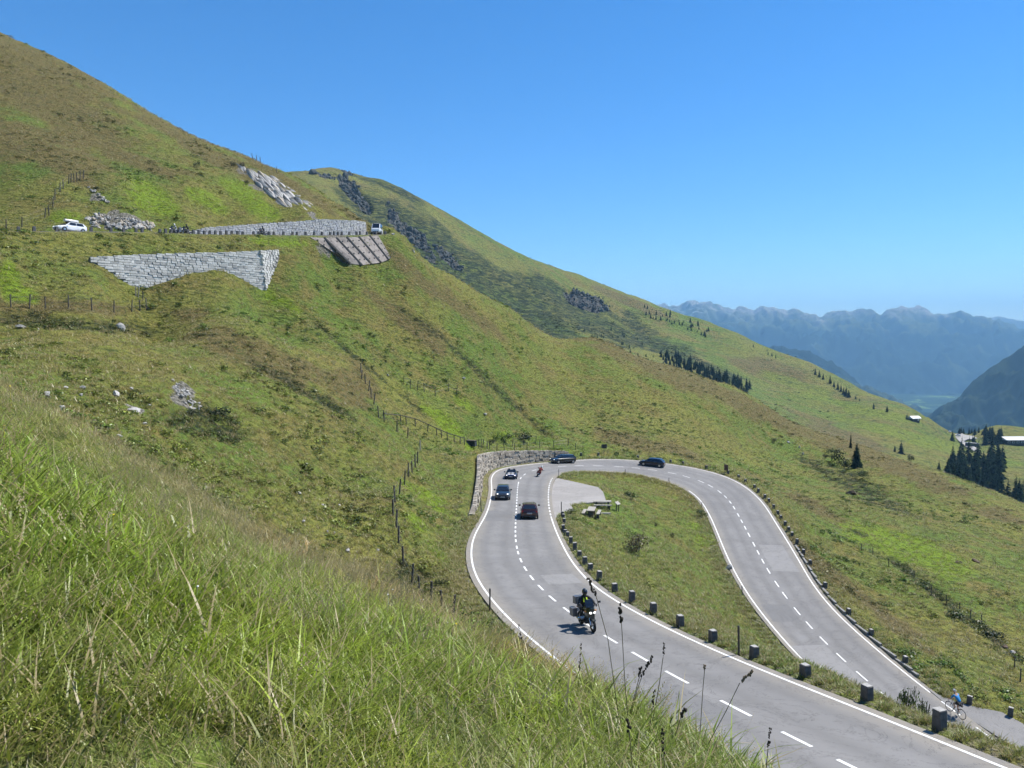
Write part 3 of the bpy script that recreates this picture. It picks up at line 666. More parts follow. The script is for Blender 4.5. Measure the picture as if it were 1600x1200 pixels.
def rpx(i): return proj(road_pt(i, -WR[i]))
i_a = min(range(0, I_H), key=lambda i: abs(rpx(i)[1] - 807)); i_b = min(range(i_a, I_H), key=lambda i: abs(rpx(i)[1] - 746))
ribbon('edge_line', 0, i_a, lambda i: -WR[i], 0.125)
for s in np.arange(ss[i_a] + 0.9, ss[i_b], 2.2): segment('edge_dash', s, s + 1.1, lambda i: -WR[i], 0.15)
i_c = min(range(I_H, N_ST), key=lambda i: abs(rpx(i)[1] - 766))
ribbon('edge_line', i_c, N_ST - 1, lambda i: -WR[i], 0.13)
dash = [(1325,1196),(1232,1149),(1139,1102),(1060,1062),(1002,1030),(954,1002),(918,980),(884,956),(859,935.5),(842,920),(828,904),(818,889),(812,876),(808,865),(806,855),(805,846)]
s_d = [ss[station_px(x, y, 0, I_H)] for x, y in dash]
s_end = ss[station_px(809.5, 752, 0, I_H)]
s_d = list(np.arange(s_d[0] - 12.5, s_d[0] - 1, 2.5)) + s_d
s_d += list(np.arange(s_d[-1] + 2.3, s_end, 2.3))
for x, y in [(812,746),(820,740.5),(833,734)]: s_d.append(ss[station_px(x, y, 0, I_H)])
for x, y in [(880,728),(907,727),(934,727),(964,728),(991,730),(1020,733),(1048,737.5),(1072,743),(1094,750),(1110,757),(1124,767),(1134.5,775.5),(1142.5,784),(1147.5,794),(1153,804),(1159,814),(1165,825),(1171,836.5),(1177.5,849),(1184,863.5),(1192,878),(1201,894),(1212,911),(1225,930),(1245.5,956),(1265.5,979),(1289,1004.5),(1317,1031),(1350,1060),(1390,1092.5),(1430,1125)]:
    s_d.append(ss[station_px(x, y, I_H - 30)])
s_d = np.array(sorted(set(s_d))); gap = np.gradient(s_d)
for s, gp in zip(s_d, gap):
    Ld = np.clip(0.50 * gp, 0.9, 2.0); segment('centre_dash', s - Ld / 2, s + Ld / 2, lambda i: 0.0, 0.13)
def poly_sheet(name, P, m, parent=None, dz=0.0):
    bm = bmesh.new(); vs_ = [bm.verts.new((p[0], p[1], p[2] + dz)) for p in P]
    f = bm.faces.new(vs_); r_ = bmesh.ops.triangulate(bm, faces=[f])
    e = bmesh.ops.extrude_face_region(bm, geom=list(bm.faces)); 
    for v in e['geom']:
        if isinstance(v, bmesh.types.BMVert): v.co.z -= 0.3
    bmesh.ops.recalc_face_normals(bm, faces=bm.faces)
    me = bpy.data.meshes.new(name); bm.to_mesh(me); bm.free(); return link(name, me, m, parent)
props(poly_sheet('layby', LAYBY_P, M_asph2, None, -0.012), kind='structure')
props(poly_sheet('pullout', PULL_P, M_asph, None, -0.02), kind='structure')
# repair patches in the asphalt
M_patch = asphalt('dark_asphalt_patch', (0.165, 0.163, 0.162), (0.19, 0.188, 0.186)); M_patch2 = asphalt('pale_asphalt_patch', (0.235, 0.23, 0.225), (0.26, 0.255, 0.25))
for px_, py_, n_, o_, w_, m_, lo_, hi_ in ((1180, 1124, 5, 1.6, 2.4, M_patch, 0, I_H), (840, 915, 4, -1.8, 2.2, M_patch2, 0, I_H), (806, 815, 9, 1.7, 2.6, M_patch, 0, I_H), (1178, 850, 12, 1.9, 2.8, M_patch2, I_H, N_ST), (1235, 945, 5, -1.7, 2.6, M_patch, I_H, N_ST), (1296, 1010, 14, -1.75, 3.0, M_patch2, I_H, N_ST), (960, 728, 8, 2.2, 3.0, M_patch, I_H - 30, N_ST)):
    i_ = station_px(px_, py_, lo_, hi_); ribbon('asphalt_patch', i_, min(N_ST - 1, i_ + n_), lambda i: o_, w_, m_, dz=0.004)
# kerb along the outer edge of the lower road
M_stone = mat('granite', (0.22, 0.215, 0.205), 0.9, noise=0.35, nscale=6, bump=0.5)
k0 = min(range(I_H, N_ST), key=lambda i: abs(proj(road_pt(i, WL[i]))[1] - 852)); k1 = pull0 - 3
for a in range(k0, k1, 3):
    b_ = min(a + 3, k1); p, q = road_pt(a, WL[a] + 0.62), road_pt(b_, WL[b_] + 0.62)
    dv = q - p; L = np.linalg.norm(dv[:2]); mid_ = (p + q) / 2
    o = MB().box((0, 0, 0), (L + 0.02, 0.22, 0.36), taper=0.96).obj('kerb', M_stone, road)
    o.location = (mid_[0], mid_[1], mid_[2] + 0.0); o.rotation_euler = (0, 0, math.atan2(dv[1], dv[0]))
# upper road
def ustrip(): 
    return strip('upper_road', UP[:, :2], UN, lambda i, q: UP[i, 2], lambda i: list(np.linspace(-0.2, UW + 0.1, 9)), M_asph, track=lambda i, q: 0.0)
props(ustrip(), kind='structure')

# ------------------------------------------------------------------ guard stones
def ordw(n): return {1: 'first', 2: 'second', 3: 'third'}.get(n, f'{n}' + ('th' if 10 < n % 100 < 14 else {1: 'st', 2: 'nd', 3: 'rd'}.get(n % 10, 'th')))
M_boll = mat('grey_guard_stone', (0.095, 0.094, 0.096), 0.9, noise=0.3, nscale=5, bump=0.6)
M_bolltop = mat('pale_stone_cap', (0.36, 0.35, 0.33), 0.9, noise=0.2, nscale=9)  # sunlight on the top faces, put into the stone colour
def stone_mesh(name, w_, d_, h_, seed):
    rs = random.Random(seed); bm = bmesh.new(); bmesh.ops.create_cube(bm, size=1.0)
    for v in bm.verts:
        tp = 0.93 if v.co.z > 0 else 1.0
        v.co = Vector((v.co.x * w_ * tp, v.co.y * d_ * tp, (v.co.z + 0.5) * h_))
    bmesh.ops.bevel(bm, geom=bm.edges[:], offset=0.03, segments=1, affect='EDGES', profile=0.6)
    for v in bm.verts: v.co += Vector((rs.uniform(-1, 1), rs.uniform(-1, 1), rs.uniform(-1, 1))) * 0.012
    me = bpy.data.meshes.new(name); bm.to_mesh(me); bm.free(); me.materials.append(M_boll); me.materials.append(M_bolltop)
    for p in me.polygons: p.material_index = 1 if p.normal.z > 0.8 and p.center.z > h_ * 0.5 else 0
    return me
BM = [stone_mesh('guard_stone', 0.36, 0.32, 0.82, k) for k in range(4)]
BM_S = [stone_mesh('small_guard_stone', 0.38, 0.34, 0.76, k + 9) for k in range(3)]
def bollard(p, label, group, yaw, big=True, sc=1.0):
    o = link('guard_stone', (BM if big else BM_S)[random.randrange(4 if big else 3)])
    o.location = (p[0], p[1], p[2] - 0.22); o.rotation_euler = (random.uniform(-.03, .03), random.uniform(0.0, 0.07), yaw + random.uniform(-.12, .12)); o.scale = (sc, sc, sc * random.uniform(0.92, 1.06))
    props(o, label, 'guard stone', group); return o
INNER = [(1474.5,1147.5),(1361,1097.5),(1264,1061),(1184,1031),(1114,1005),(1059.5,981),(1017,961),(984.5,942.5),(958,924),(934,907),(919.5,893),(912,882),(901,872),(893,860),(888,850),(883,840),(881,832),(879.5,826),(881.7,818),(880,811),(878.7,804)]
BOLL_IN = []
for k, (x, y) in enumerate(INNER):
    p0, i, off_ = on_road(x, y, 0, I_H); o_ = min(off_, -WR[i] - 0.75)
    P = road_pt(i, o_); P[2] = max(height(P[0], P[1]), P[2] - 0.25); BOLL_IN.append(P)
    bollard(P, f'grey guard stone, {ordw(k + 1)} from the bottom right, on grass verge inside upper road' if k else 'largest grey guard stone, nearest the camera, on grass verge at lower right', 'guard stones along the inner verge of the upper road', math.atan2(RT[i, 1], RT[i, 0]))
OUTER = [(911,715.5),(931,715.5),(997,719),(1043,724.5),(1065.5,727.5),(1105.5,734.5),(1140,742),(1154,748),(1167,755.5),(1177,762.5),(1186,771),(1192.5,778),(1198,785.5),(1202,794.5),(1206.5,803),(1214,811),(1220,820.5),(1227,829),(1233,839),(1240.5,849),(1251,866),(1260,882.5),(1284,917),(1323,959),(1355,994),(1403,1036)]
for k, (x, y) in enumerate(OUTER):
    p0, i, off_ = on_road(x, y, I_H - 30, N_ST); o_ = max(off_, WL[i] + 0.95); P = road_pt(i, o_); P[2] = max(height(P[0], P[1]), P[2] - 0.3) + 0.1
    bollard(P, f'small grey guard stone, {ordw(k + 1)} after the bend, along outer edge of lower road', 'guard stones along the outer edge of the lower road', math.atan2(RT[i, 1], RT[i, 0]), False)
for k, (x, y) in enumerate([(1514,1099.5),(1578,1118)]):
    P = at_road_level(x, y); bollard(P, ('grey guard stone just right of the blue cyclist beside the paved pull-out', 'grey guard stone at far right edge of the paved pull-out')[k], 'guard stones at the pull-out', -0.6)
UPB = [(26,358),(59,358),(89,359),(143,358.5),(169,358.5),(190,358.5),(209,359),(227,360),(246,361),(258,361.5),(270,362.5),(291,364),(301,365),(306,366),(315,367),(322,367),(328,367),(334,367),(340,367),(347,367),(356,367),(362,367),(370,367),(383,367),(394,367),(406,367),(412,367),(424,367),(431,367),(445,367),(455,367),(466,367),(479,367),(491,367),(503,367),(515,367),(521,367),(526,367),(537,367),(547,367),(556,367),(564,367),(573,367),(588,366),(597,366),(604,366)]
for k, (x, y) in enumerate(UPB):
    r_ = ray(x, y); th = math.atan2(r_[0], r_[1]); i = int(np.argmin(abs(np.arctan2(UP[:, 0], UP[:, 1]) - th)))
    P = np.array([*(UP[i, :2] + UN[i] * 0.15), UP[i, 2]])
    bollard(P, f'dark guard stone on upper hillside road, {ordw(k + 1)} from the left edge', 'guard stones along the upper hillside road', math.atan2(UT[i, 1], UT[i, 0]), True, 1.12)

# ------------------------------------------------------------------ masonry
def rock_block(name, seed, m):
    rs = random.Random(seed); bm = bmesh.new(); bmesh.ops.create_cube(bm, size=1.0)
    bmesh.ops.bevel(bm, geom=bm.edges[:], offset=0.07, segments=1, affect='EDGES')
    for v in bm.verts: v.co += Vector((rs.uniform(-1, 1), rs.uniform(-1, 1), rs.uniform(-1, 1))) * 0.035
    me = bpy.data.meshes.new(name); bm.to_mesh(me); bm.free(); me.materials.append(m); return me
def masonry(name, line, ztop, zbase, batter, row, ln, mats, label, limit=300, core=None, joined=False, jit=0.03, ground=None):
    """line: plan points (front face foot); blocks laid in courses, each block its own part"""
    line = np.array(line); sl_ = np.r_[0, np.cumsum(np.linalg.norm(np.diff(line, axis=0), axis=1))]; Lt = sl_[-1]
    P = lambda s: np.array([np.interp(s, sl_, line[:, 0]), np.interp(s, sl_, line[:, 1])])
    def T(s): d = P(min(Lt, s + 0.3)) - P(max(0, s - 0.3)); return d / np.linalg.norm(d)
    Nn = lambda s: np.array([T(s)[1], -T(s)[0]])                # outward, right of the line
    root = empty(name, (*P(Lt / 2), zbase(Lt / 2)), label=label, cat='wall')
    inv = Vector(root.location); blocks = []
    s_c = np.linspace(0, Lt, max(8, int(Lt / 0.8)))
    secs = []
    for s in s_c:
        n_, p = Nn(s), P(s); zb, zt = zbase(s) - 1.2, ztop(s); hb = max(0.3, zt - zb)
        f0 = p + n_ * (batter * 1.2 - 0.10); f1 = p - n_ * (batter * (hb - 1.2) + 0.10)
        secs.append([Vector((*f0, zb)) - inv, Vector((*f1, zt - 0.06)) - inv, Vector((*(f1 - n_ * 0.28), zt - 0.06)) - inv, Vector((*(p - n_ * 1.6), zb)) - inv])
    MB().loft(secs).obj('core', core or mats[0], root)
    zmin = min(zbase(s) for s in s_c) - 0.3; zmax = max(ztop(s) for s in s_c)
    z, k = zmin, 0
    while z < zmax + 0.1:
        hh = row * random.uniform(0.82, 1.18); s = random.uniform(-0.5, 0) * ln
        while s < Lt:
            l_ = ln * random.uniform(0.6, 1.5); s0, s1 = max(0, s), min(Lt, s + l_); s += l_
            if s1 - s0 < 0.15: continue
            sm = (s0 + s1) / 2; zt = ztop(sm); zb = zbase(sm) - 0.35
            h0, h1 = max(z, zb), min(z + hh, zt)
            if h1 - h0 < row * 0.3: continue
            hgt = (h0 + h1) / 2 - zbase(sm); p = P(sm) - Nn(sm) * (batter * hgt + 0.17)
            t_ = T(sm); blocks.append((p, (h0 + h1) / 2, s1 - s0 - 0.035, h1 - h0 - 0.03, math.atan2(t_[1], t_[0])))
        z += hh
    rs = random.Random(3); rs.shuffle(blocks)
    blocks.sort(key=lambda b: -b[2] * b[3])
    base = [rock_block(name + '_stone', q * 7 + j, m_) for q, m_ in enumerate(mats) for j in range(3)]
    many = blocks[:0] if joined else blocks[:limit]; rest = blocks[len(many):]
    def xf(b):
        pr = random.uniform(-jit, jit * 1.6); n_ = Vector((math.sin(b[4]), -math.cos(b[4]), 0))
        loc = Vector((*b[0], b[1])) - inv + n_ * pr
        return loc, Euler((-math.atan(batter) + random.uniform(-.03, .03), 0, b[4])), Vector((b[2], 0.42, b[3]))
    for b in many:
        loc, e, sc = xf(b); o = link('stone', random.choice(base), None, root); o.location, o.rotation_euler, o.scale = loc, e, sc
    if rest:
        bm = bmesh.new()
        for b in rest:
            loc, e, sc = xf(b); n0 = len(bm.verts); bm.from_mesh(random.choice(base)); bm.verts.ensure_lookup_table()
            M = Matrix.LocRotScale(loc, e, sc)
            f0 = random.randrange(len(mats))
            for v in bm.verts[n0:]: v.co = M @ v.co
        me = bpy.data.meshes.new('stonework'); bm.to_mesh(me); bm.free()
        for m_ in mats: me.materials.append(m_)
        o = link('stonework', me, None, root); props(o, kind='stuff')
        idx_ = np.repeat(np.random.default_rng(5).integers(0, len(mats), len(rest)), len(me.polygons) // len(rest)); me.polygons.foreach_set('material_index', idx_[:len(me.polygons)])
    return root
M_w1 = mat('pale_wall_stone', (0.47, 0.465, 0.44), 0.92, noise=0.22, nscale=3, bump=0.5)
M_w2 = mat('grey_wall_stone', (0.37, 0.365, 0.35), 0.92, noise=0.25, nscale=3, bump=0.5)
M_w3 = mat('white_wall_stone', (0.55, 0.545, 0.52), 0.92, noise=0.18, nscale=3, bump=0.5)
M_mort = mat('wall_mortar', (0.16, 0.155, 0.145), 0.95, noise=0.3, nscale=2)  # mortar colour of the wall cores, visible in the joints
M_t1 = mat('tan_wall_stone', (0.29, 0.255, 0.20), 0.92, noise=0.3, nscale=3, bump=0.5)
M_t2 = mat('brown_wall_stone', (0.21, 0.185, 0.15), 0.92, noise=0.3, nscale=3, bump=0.5)
M_t3 = mat('buff_wall_stone', (0.35, 0.315, 0.26), 0.92, noise=0.25, nscale=3, bump=0.5)
# white retaining wall below the upper road
ln_ = [at(px, 395, d)[:2] for px, py, d in RW_TOP]; acc = np.r_[0, np.cumsum(np.linalg.norm(np.diff(np.array(ln_), axis=0), axis=1))]
ztops = [at(px, py, d)[2] for px, py, d in RW_TOP]
pxs = [q[0] for q in RW_TOP]
def rw_base(s):
    px = np.interp(s, acc, pxs); py = np.interp(px, [q[0] for q in RW_BASE], [q[1] for q in RW_BASE]); d = np.interp(px, pxs, [q[2] for q in RW_TOP]); return at(px, py, d)[2]
masonry('retaining_wall', [(p[0] + 0.6 * 0.75, p[1] - 0.6 * 0.66) for p in ln_], lambda s: float(np.interp(s, acc, ztops)), lambda s: float(rw_base(s)), 0.10, 0.37, 0.85, [M_w1, M_w2, M_w3], 'long white stone retaining wall on grass slope below the upper road', core=M_mort)
# hairpin wall
hw = []
for px, py, z in HW:
    p = on_z(px, py, z); i = nearest_station(p[0], p[1]); 
    hw.append((i, z))
i0, i1 = HWI0, HWI1
hst = np.arange(i0, i1 + 1)
hline = [road_pt(i, WL[i] + 1.25)[:2] for i in hst]
hacc = np.r_[0, np.cumsum(np.linalg.norm(np.diff(np.array(hline), axis=0), axis=1))]
hpx = np.array([proj(road_pt(i, WL[i] + 1.25)) for i in hst])
def hw_h(s):
    return float(hw_f(s / hacc[-1]))
hz_b = lambda s: float(np.interp(s, hacc, [road_pt(i, WL[i] + 1)[2] - 0.1 for i in hst]))
hroot = masonry('hairpin_wall', hline, lambda s: hz_b(s) + hw_h(s), lambda s: hz_b(s), 0.10, 0.36, 0.85, [M_t1, M_t2, M_t3], 'curved tan stone retaining wall along outside of the hairpin bend', core=M_mort, jit=0.06)
# upper wall behind the upper road
uoffs = np.interp(proj(UP)[0], [300, 470, 560, 600], [UW + 0.5, UW + 0.5, 4.6, 3.3])
uwl = UP[:, :2] + UN * uoffs[:, None]; uwp = 800 + F_PX * uwl[:, 0] / uwl[:, 1]
uw0 = int(np.argmin(abs(uwp - 303))); uw1 = int(np.argmin(abs(uwp - 581)))
ust = np.arange(uw0, uw1 + 1, 2); uline = [uwl[i] for i in ust]; uacc = np.r_[0, np.cumsum(np.linalg.norm(np.diff(np.array(uline), axis=0), axis=1))]
utop_px = [(305,361),(330,355),(400,350),(470,345.5),(510,342),(560,344),(572,346),(580,348)]
def uw_top(s):
    x = np.interp(s, uacc, [p[0] for p in uline]); y = np.interp(s, uacc, [p[1] for p in uline]); px = 800 + F_PX * x / y
    return float(at(px, np.interp(px, [q[0] for q in utop_px], [q[1] for q in utop_px]), y)[2])
masonry('upper_retaining_wall', uline, uw_top, lambda s: float(np.interp(s, uacc, UP[ust, 2])) - 0.05, 0.16, 0.34, 0.7, [M_w2, M_w1, mat('blue_grey_wall_stone', (0.40, 0.40, 0.41), 0.92, noise=0.25, nscale=3, bump=0.4)], 'grey stone wall behind the upper road, left of the white van', core=M_mort, joined=True)

# ribbed concrete slope protection below the upper road
BT_T = [(484,371),(506,372),(525,372),(541,371),(560,370.5),(577,369),(590,368)]; BT_B = [(528,400),(546,412.5),(564.5,415),(579,413),(594,411),(606,406.5),(610,403)]
M_conc = mat('stained_concrete', (0.22, 0.195, 0.175), 0.93, noise=0.4, nscale=0.9, bump=0.5, detail=10)
M_concd = mat('dark_concrete_rib', (0.085, 0.08, 0.075), 0.95, noise=0.3, nscale=2)
tp = [hit(x, y + 0.5, 100) for x, y in BT_T]; bt = [hit(x, y, 100) for x, y in BT_B]
fr = [(0.62, -0.75, 0.35)]; nn_ = Vector(fr[0]).normalized()
cen_ = Vector(np.mean(tp + bt, axis=0)); cen_.z = min(p[2] for p in bt)
cb = empty('slope_protection', cen_, label='stained concrete slope facing with dark ribs below the upper road', cat='retaining slab')
for k in range(6):
    a0, a1, b0, b1 = (Vector(q) for q in (tp[k], tp[k + 1], bt[k], bt[k + 1])); up_ = nn_ * 0.25
    v = [a0 + up_, a1 + up_, b1 + up_, b0 + up_]; v2 = [p - nn_ * 1.5 for p in v]
    MB().add([q - cen_ for q in v + v2], [(0, 1, 2, 3), (7, 6, 5, 4), (0, 4, 5, 1), (1, 5, 6, 2), (2, 6, 7, 3), (3, 7, 4, 0)]).obj('concrete_panel', M_conc, cb)
    if k:
        p, q = a0 + nn_ * 0.2 - cen_, b0 + nn_ * 0.2 - cen_; MB().tube([p, q], 0.30, 6).obj('rib', M_concd, cb)
    for r1 in range(4):
        for c1 in range(2):
            f, g_ = (r1 + 0.6) / 4.4, (c1 + 0.5) / 2
            p = (a0.lerp(a1, g_)).lerp(b0.lerp(b1, g_), f) + nn_ * 0.26 - cen_
            MB().cyl(p, p + nn_ * 0.12, 0.16, 0.12, 8).obj('anchor_plate', M_concd, cb)

# ------------------------------------------------------------------ fences
M_post = mat('weathered_post', (0.085, 0.075, 0.062), 0.95, noise=0.35, nscale=12)
M_postl = mat('pale_post', (0.30, 0.27, 0.22), 0.95, noise=0.3, nscale=12)
M_wire = mat('fence_wire', (0.18, 0.18, 0.18), 0.5, metal=0.7)
PM = []
for k in range(3):
    mb = MB(); mb.cyl((0, 0, -0.35), (random.uniform(-.03, .03), random.uniform(-.03, .03), 1.0), 0.055, 0.048, 7); me = mb.mesh('post'); me.materials.append(M_post); PM.append(me)
PML = MB().cyl((0, 0, -0.35), (0.02, 0, 1.0), 0.055, 0.048, 7).mesh('pale_post_mesh'); PML.materials.append(M_postl)
def fence(pxl, label, hgt=1.25, rmin=22, rail=False, pale=(), thick=1.0, wires=2, pts=None):
    P = [hit(x, y, rmin) for x, y in pxl] if pts is None else pts
    root = empty('fence', P[0], label=label, cat='fence'); b = Vector(P[0]); tops = []
    for k, p in enumerate(P):
        o = link('post', PML if k in pale else random.choice(PM), None, root); h_ = hgt * random.uniform(0.88, 1.12)
        o.location = Vector(p) - b; o.scale = (thick, thick, h_); o.rotation_euler = (random.uniform(-.1, .1), random.uniform(-.04, .12), random.uniform(0, 3)); tops.append(Vector(p) - b)
    for w_ in range(wires):
        MB().tube([p + Vector((0, 0, hgt * (0.45 + 0.42 * w_))) for p in tops], 0.008, 4).obj('wire', M_wire, root)
    if rail: MB().tube([p + Vector((0, 0, hgt * 0.95)) for p in tops], 0.06, 6).obj('rail', M_post, root)
    return root
fence([(17,480),(46,482),(71,482),(107,482),(143.5,485),(178,488),(206,487),(219,485),(229,483)], 'row of dark wire fence posts on grass below the white retaining wall', 1.55, 60, thick=1.5)
fence([(229,483),(223,470),(216,464),(212,462)], 'short run of fence posts climbing to the foot of the white wall', 1.4, 60, pale=(2, 3), thick=1.4)
fence([(564,582),(565,592),(571,600),(576,611),(580,621),(584,632),(592,653),(601,660),(620,674),(637,685),(657,704),(652,724),(649,731),(644,739),(638,745),(632,757),(624,772),(617,785),(614,806),(619,824),(622.5,849),(630,884),(643,914),(655.5,936),(673,951),(692,964),(706,970)], 'long wire fence winding down the grass slope left of the hairpin', 1.5, 30, pale=(10,), thick=1.5)
fence([(601,660),(626,661),(635,663),(649,666),(668,674),(682.5,681),(690,684),(699,688),(710,691),(719,694),(726,695)], 'fence with a wooden top rail running to the dark trough', 1.2, 60, rail=True, thick=1.3)
F4 = [(228,305),(255,315),(275,315),(330,335),(355,340),(450,350),(545,360),(675,370),(828,350),(988,335),(1160,320),(1340,295),(1437,340),(1525,440)]
fence([(720 + x / 8, 660 + y / 8) for x, y in F4], 'wire fence standing along the top of the hairpin wall', 1.35, 95, thick=1.2)
fence([(800.6,697.5),(817.5,695.6),(837,693)], 'three fence posts on grass behind the shrub above the hairpin', 1.6, 110, thick=1.2)
fence([(130,280),(125,282),(120,284),(116,285),(111,285),(107,287),(99,295),(94,300),(86,312),(82,325),(77,337),(70,340),(34,355),(10,359)], 'fence running down the slope above the white car with roof box', 1.7, 90, thick=1.6)
fence([(1346,861),(1364,867),(1389,886),(1428,906),(1455,931),(1479,946),(1499,955),(1515.5,967),(1534,977),(1585,1045),(1594,1065)], 'wire fence descending the meadow right of the lower road', 1.15, 55)
fence([(631,600),(641,607),(652,610),(663,612),(680,619),(701,611),(713,615)], 'fence crossing the grass gully above the bright green patch', 1.5, 90, thick=1.2)
fence([(395,249),(401,251),(407,254),(432,270)], 'few fence posts on the skyline above the rock slab', 1.5, 150, thick=1.6, wires=1)
for k, (x, y, h_) in enumerate([(871,742,1.15),(976,739,0.9),(1056,753,0.9),(877.5,799,1.3),(752,799,1.3),(769,951,1.2),(1147,1021,1.3),(1159,928,0.9),(1104,795,0.9)]):
    p, i, off_ = on_road(x, y, *((0, N_ST) if y < 800 else (0, I_H) if x < 1000 or y > 1000 else (I_H, N_ST))); o_ = off_
    if -WR[i] - 0.5 < off_ < WL[i] + 0.55: o_ = -WR[i] - 0.55 if off_ < 0 else WL[i] + 0.6
    p = road_pt(i, o_); p[2] = height(p[0], p[1])
    lab = ['grey marker post at the inner tip of the hairpin island', 'thin marker post on far edge of the grass island', 'thin marker post at right end of the island top', 'dark marker post beside the first small guard stones of the lay-by', 'dark marker post at the near end of hairpin wall', 'short dark post on grass at left edge of the upper road', 'leaning wooden post between two guard stones on inner verge', 'thin marker post on left edge of lower road, halfway down', 'thin marker post at left edge of lower road, upper part'][k]
    root = empty('marker_post', p, (0, random.uniform(-.05, .05), 0), lab, 'post')
    MB().cyl((0, 0, -0.2), (0, 0, h_), 0.05, 0.045, 8).obj('shaft', M_post if k else mat('grey_post', (0.2, 0.2, 0.2)), root); MB().cyl((0, 0, h_), (0, 0, h_ + 0.05), 0.055, 0.03, 8).obj('cap', M_boll, root)
# ------------------------------------------------------------------ vehicles
def paint(name, c, metal=0.35): return mat(name, c, 0.28, metal=metal, coat=0.8)
M_glass = mat('car_glass', (0.012, 0.015, 0.02), 0.05, spec=0.8)
M_tyre = mat('tyre_rubber', (0.014, 0.014, 0.014), 0.85)
M_rim = mat('alloy_rim', (0.45, 0.45, 0.46), 0.3, metal=0.9)
M_black = mat('black_plastic', (0.015, 0.015, 0.016), 0.6)
M_lamp = mat('headlamp', (0.8, 0.82, 0.85), 0.08, emit=((1.0, 0.97, 0.9), 1.0))
M_lampoff = mat('headlamp_glass', (0.7, 0.72, 0.75), 0.08)
M_tail = mat('tail_lamp', (0.42, 0.012, 0.010), 0.15)
M_plate = mat('number_plate', (0.65, 0.65, 0.62), 0.5)
M_chrome = mat('chrome', (0.7, 0.7, 0.72), 0.15, metal=1.0)
M_skin = mat('skin', (0.42, 0.25, 0.18), 0.6)
def dark_plate(parent, x, z, face):
    o = MB().box((x, 0, z), (0.02, 0.50, 0.11)).obj('number_plate', M_plate, parent)
    for k in range(5): MB().box((x + 0.012 * face, -0.17 + 0.085 * k + (0.02 if k > 1 else 0), z), (0.004, 0.045, 0.065)).obj('character', M_black, o)
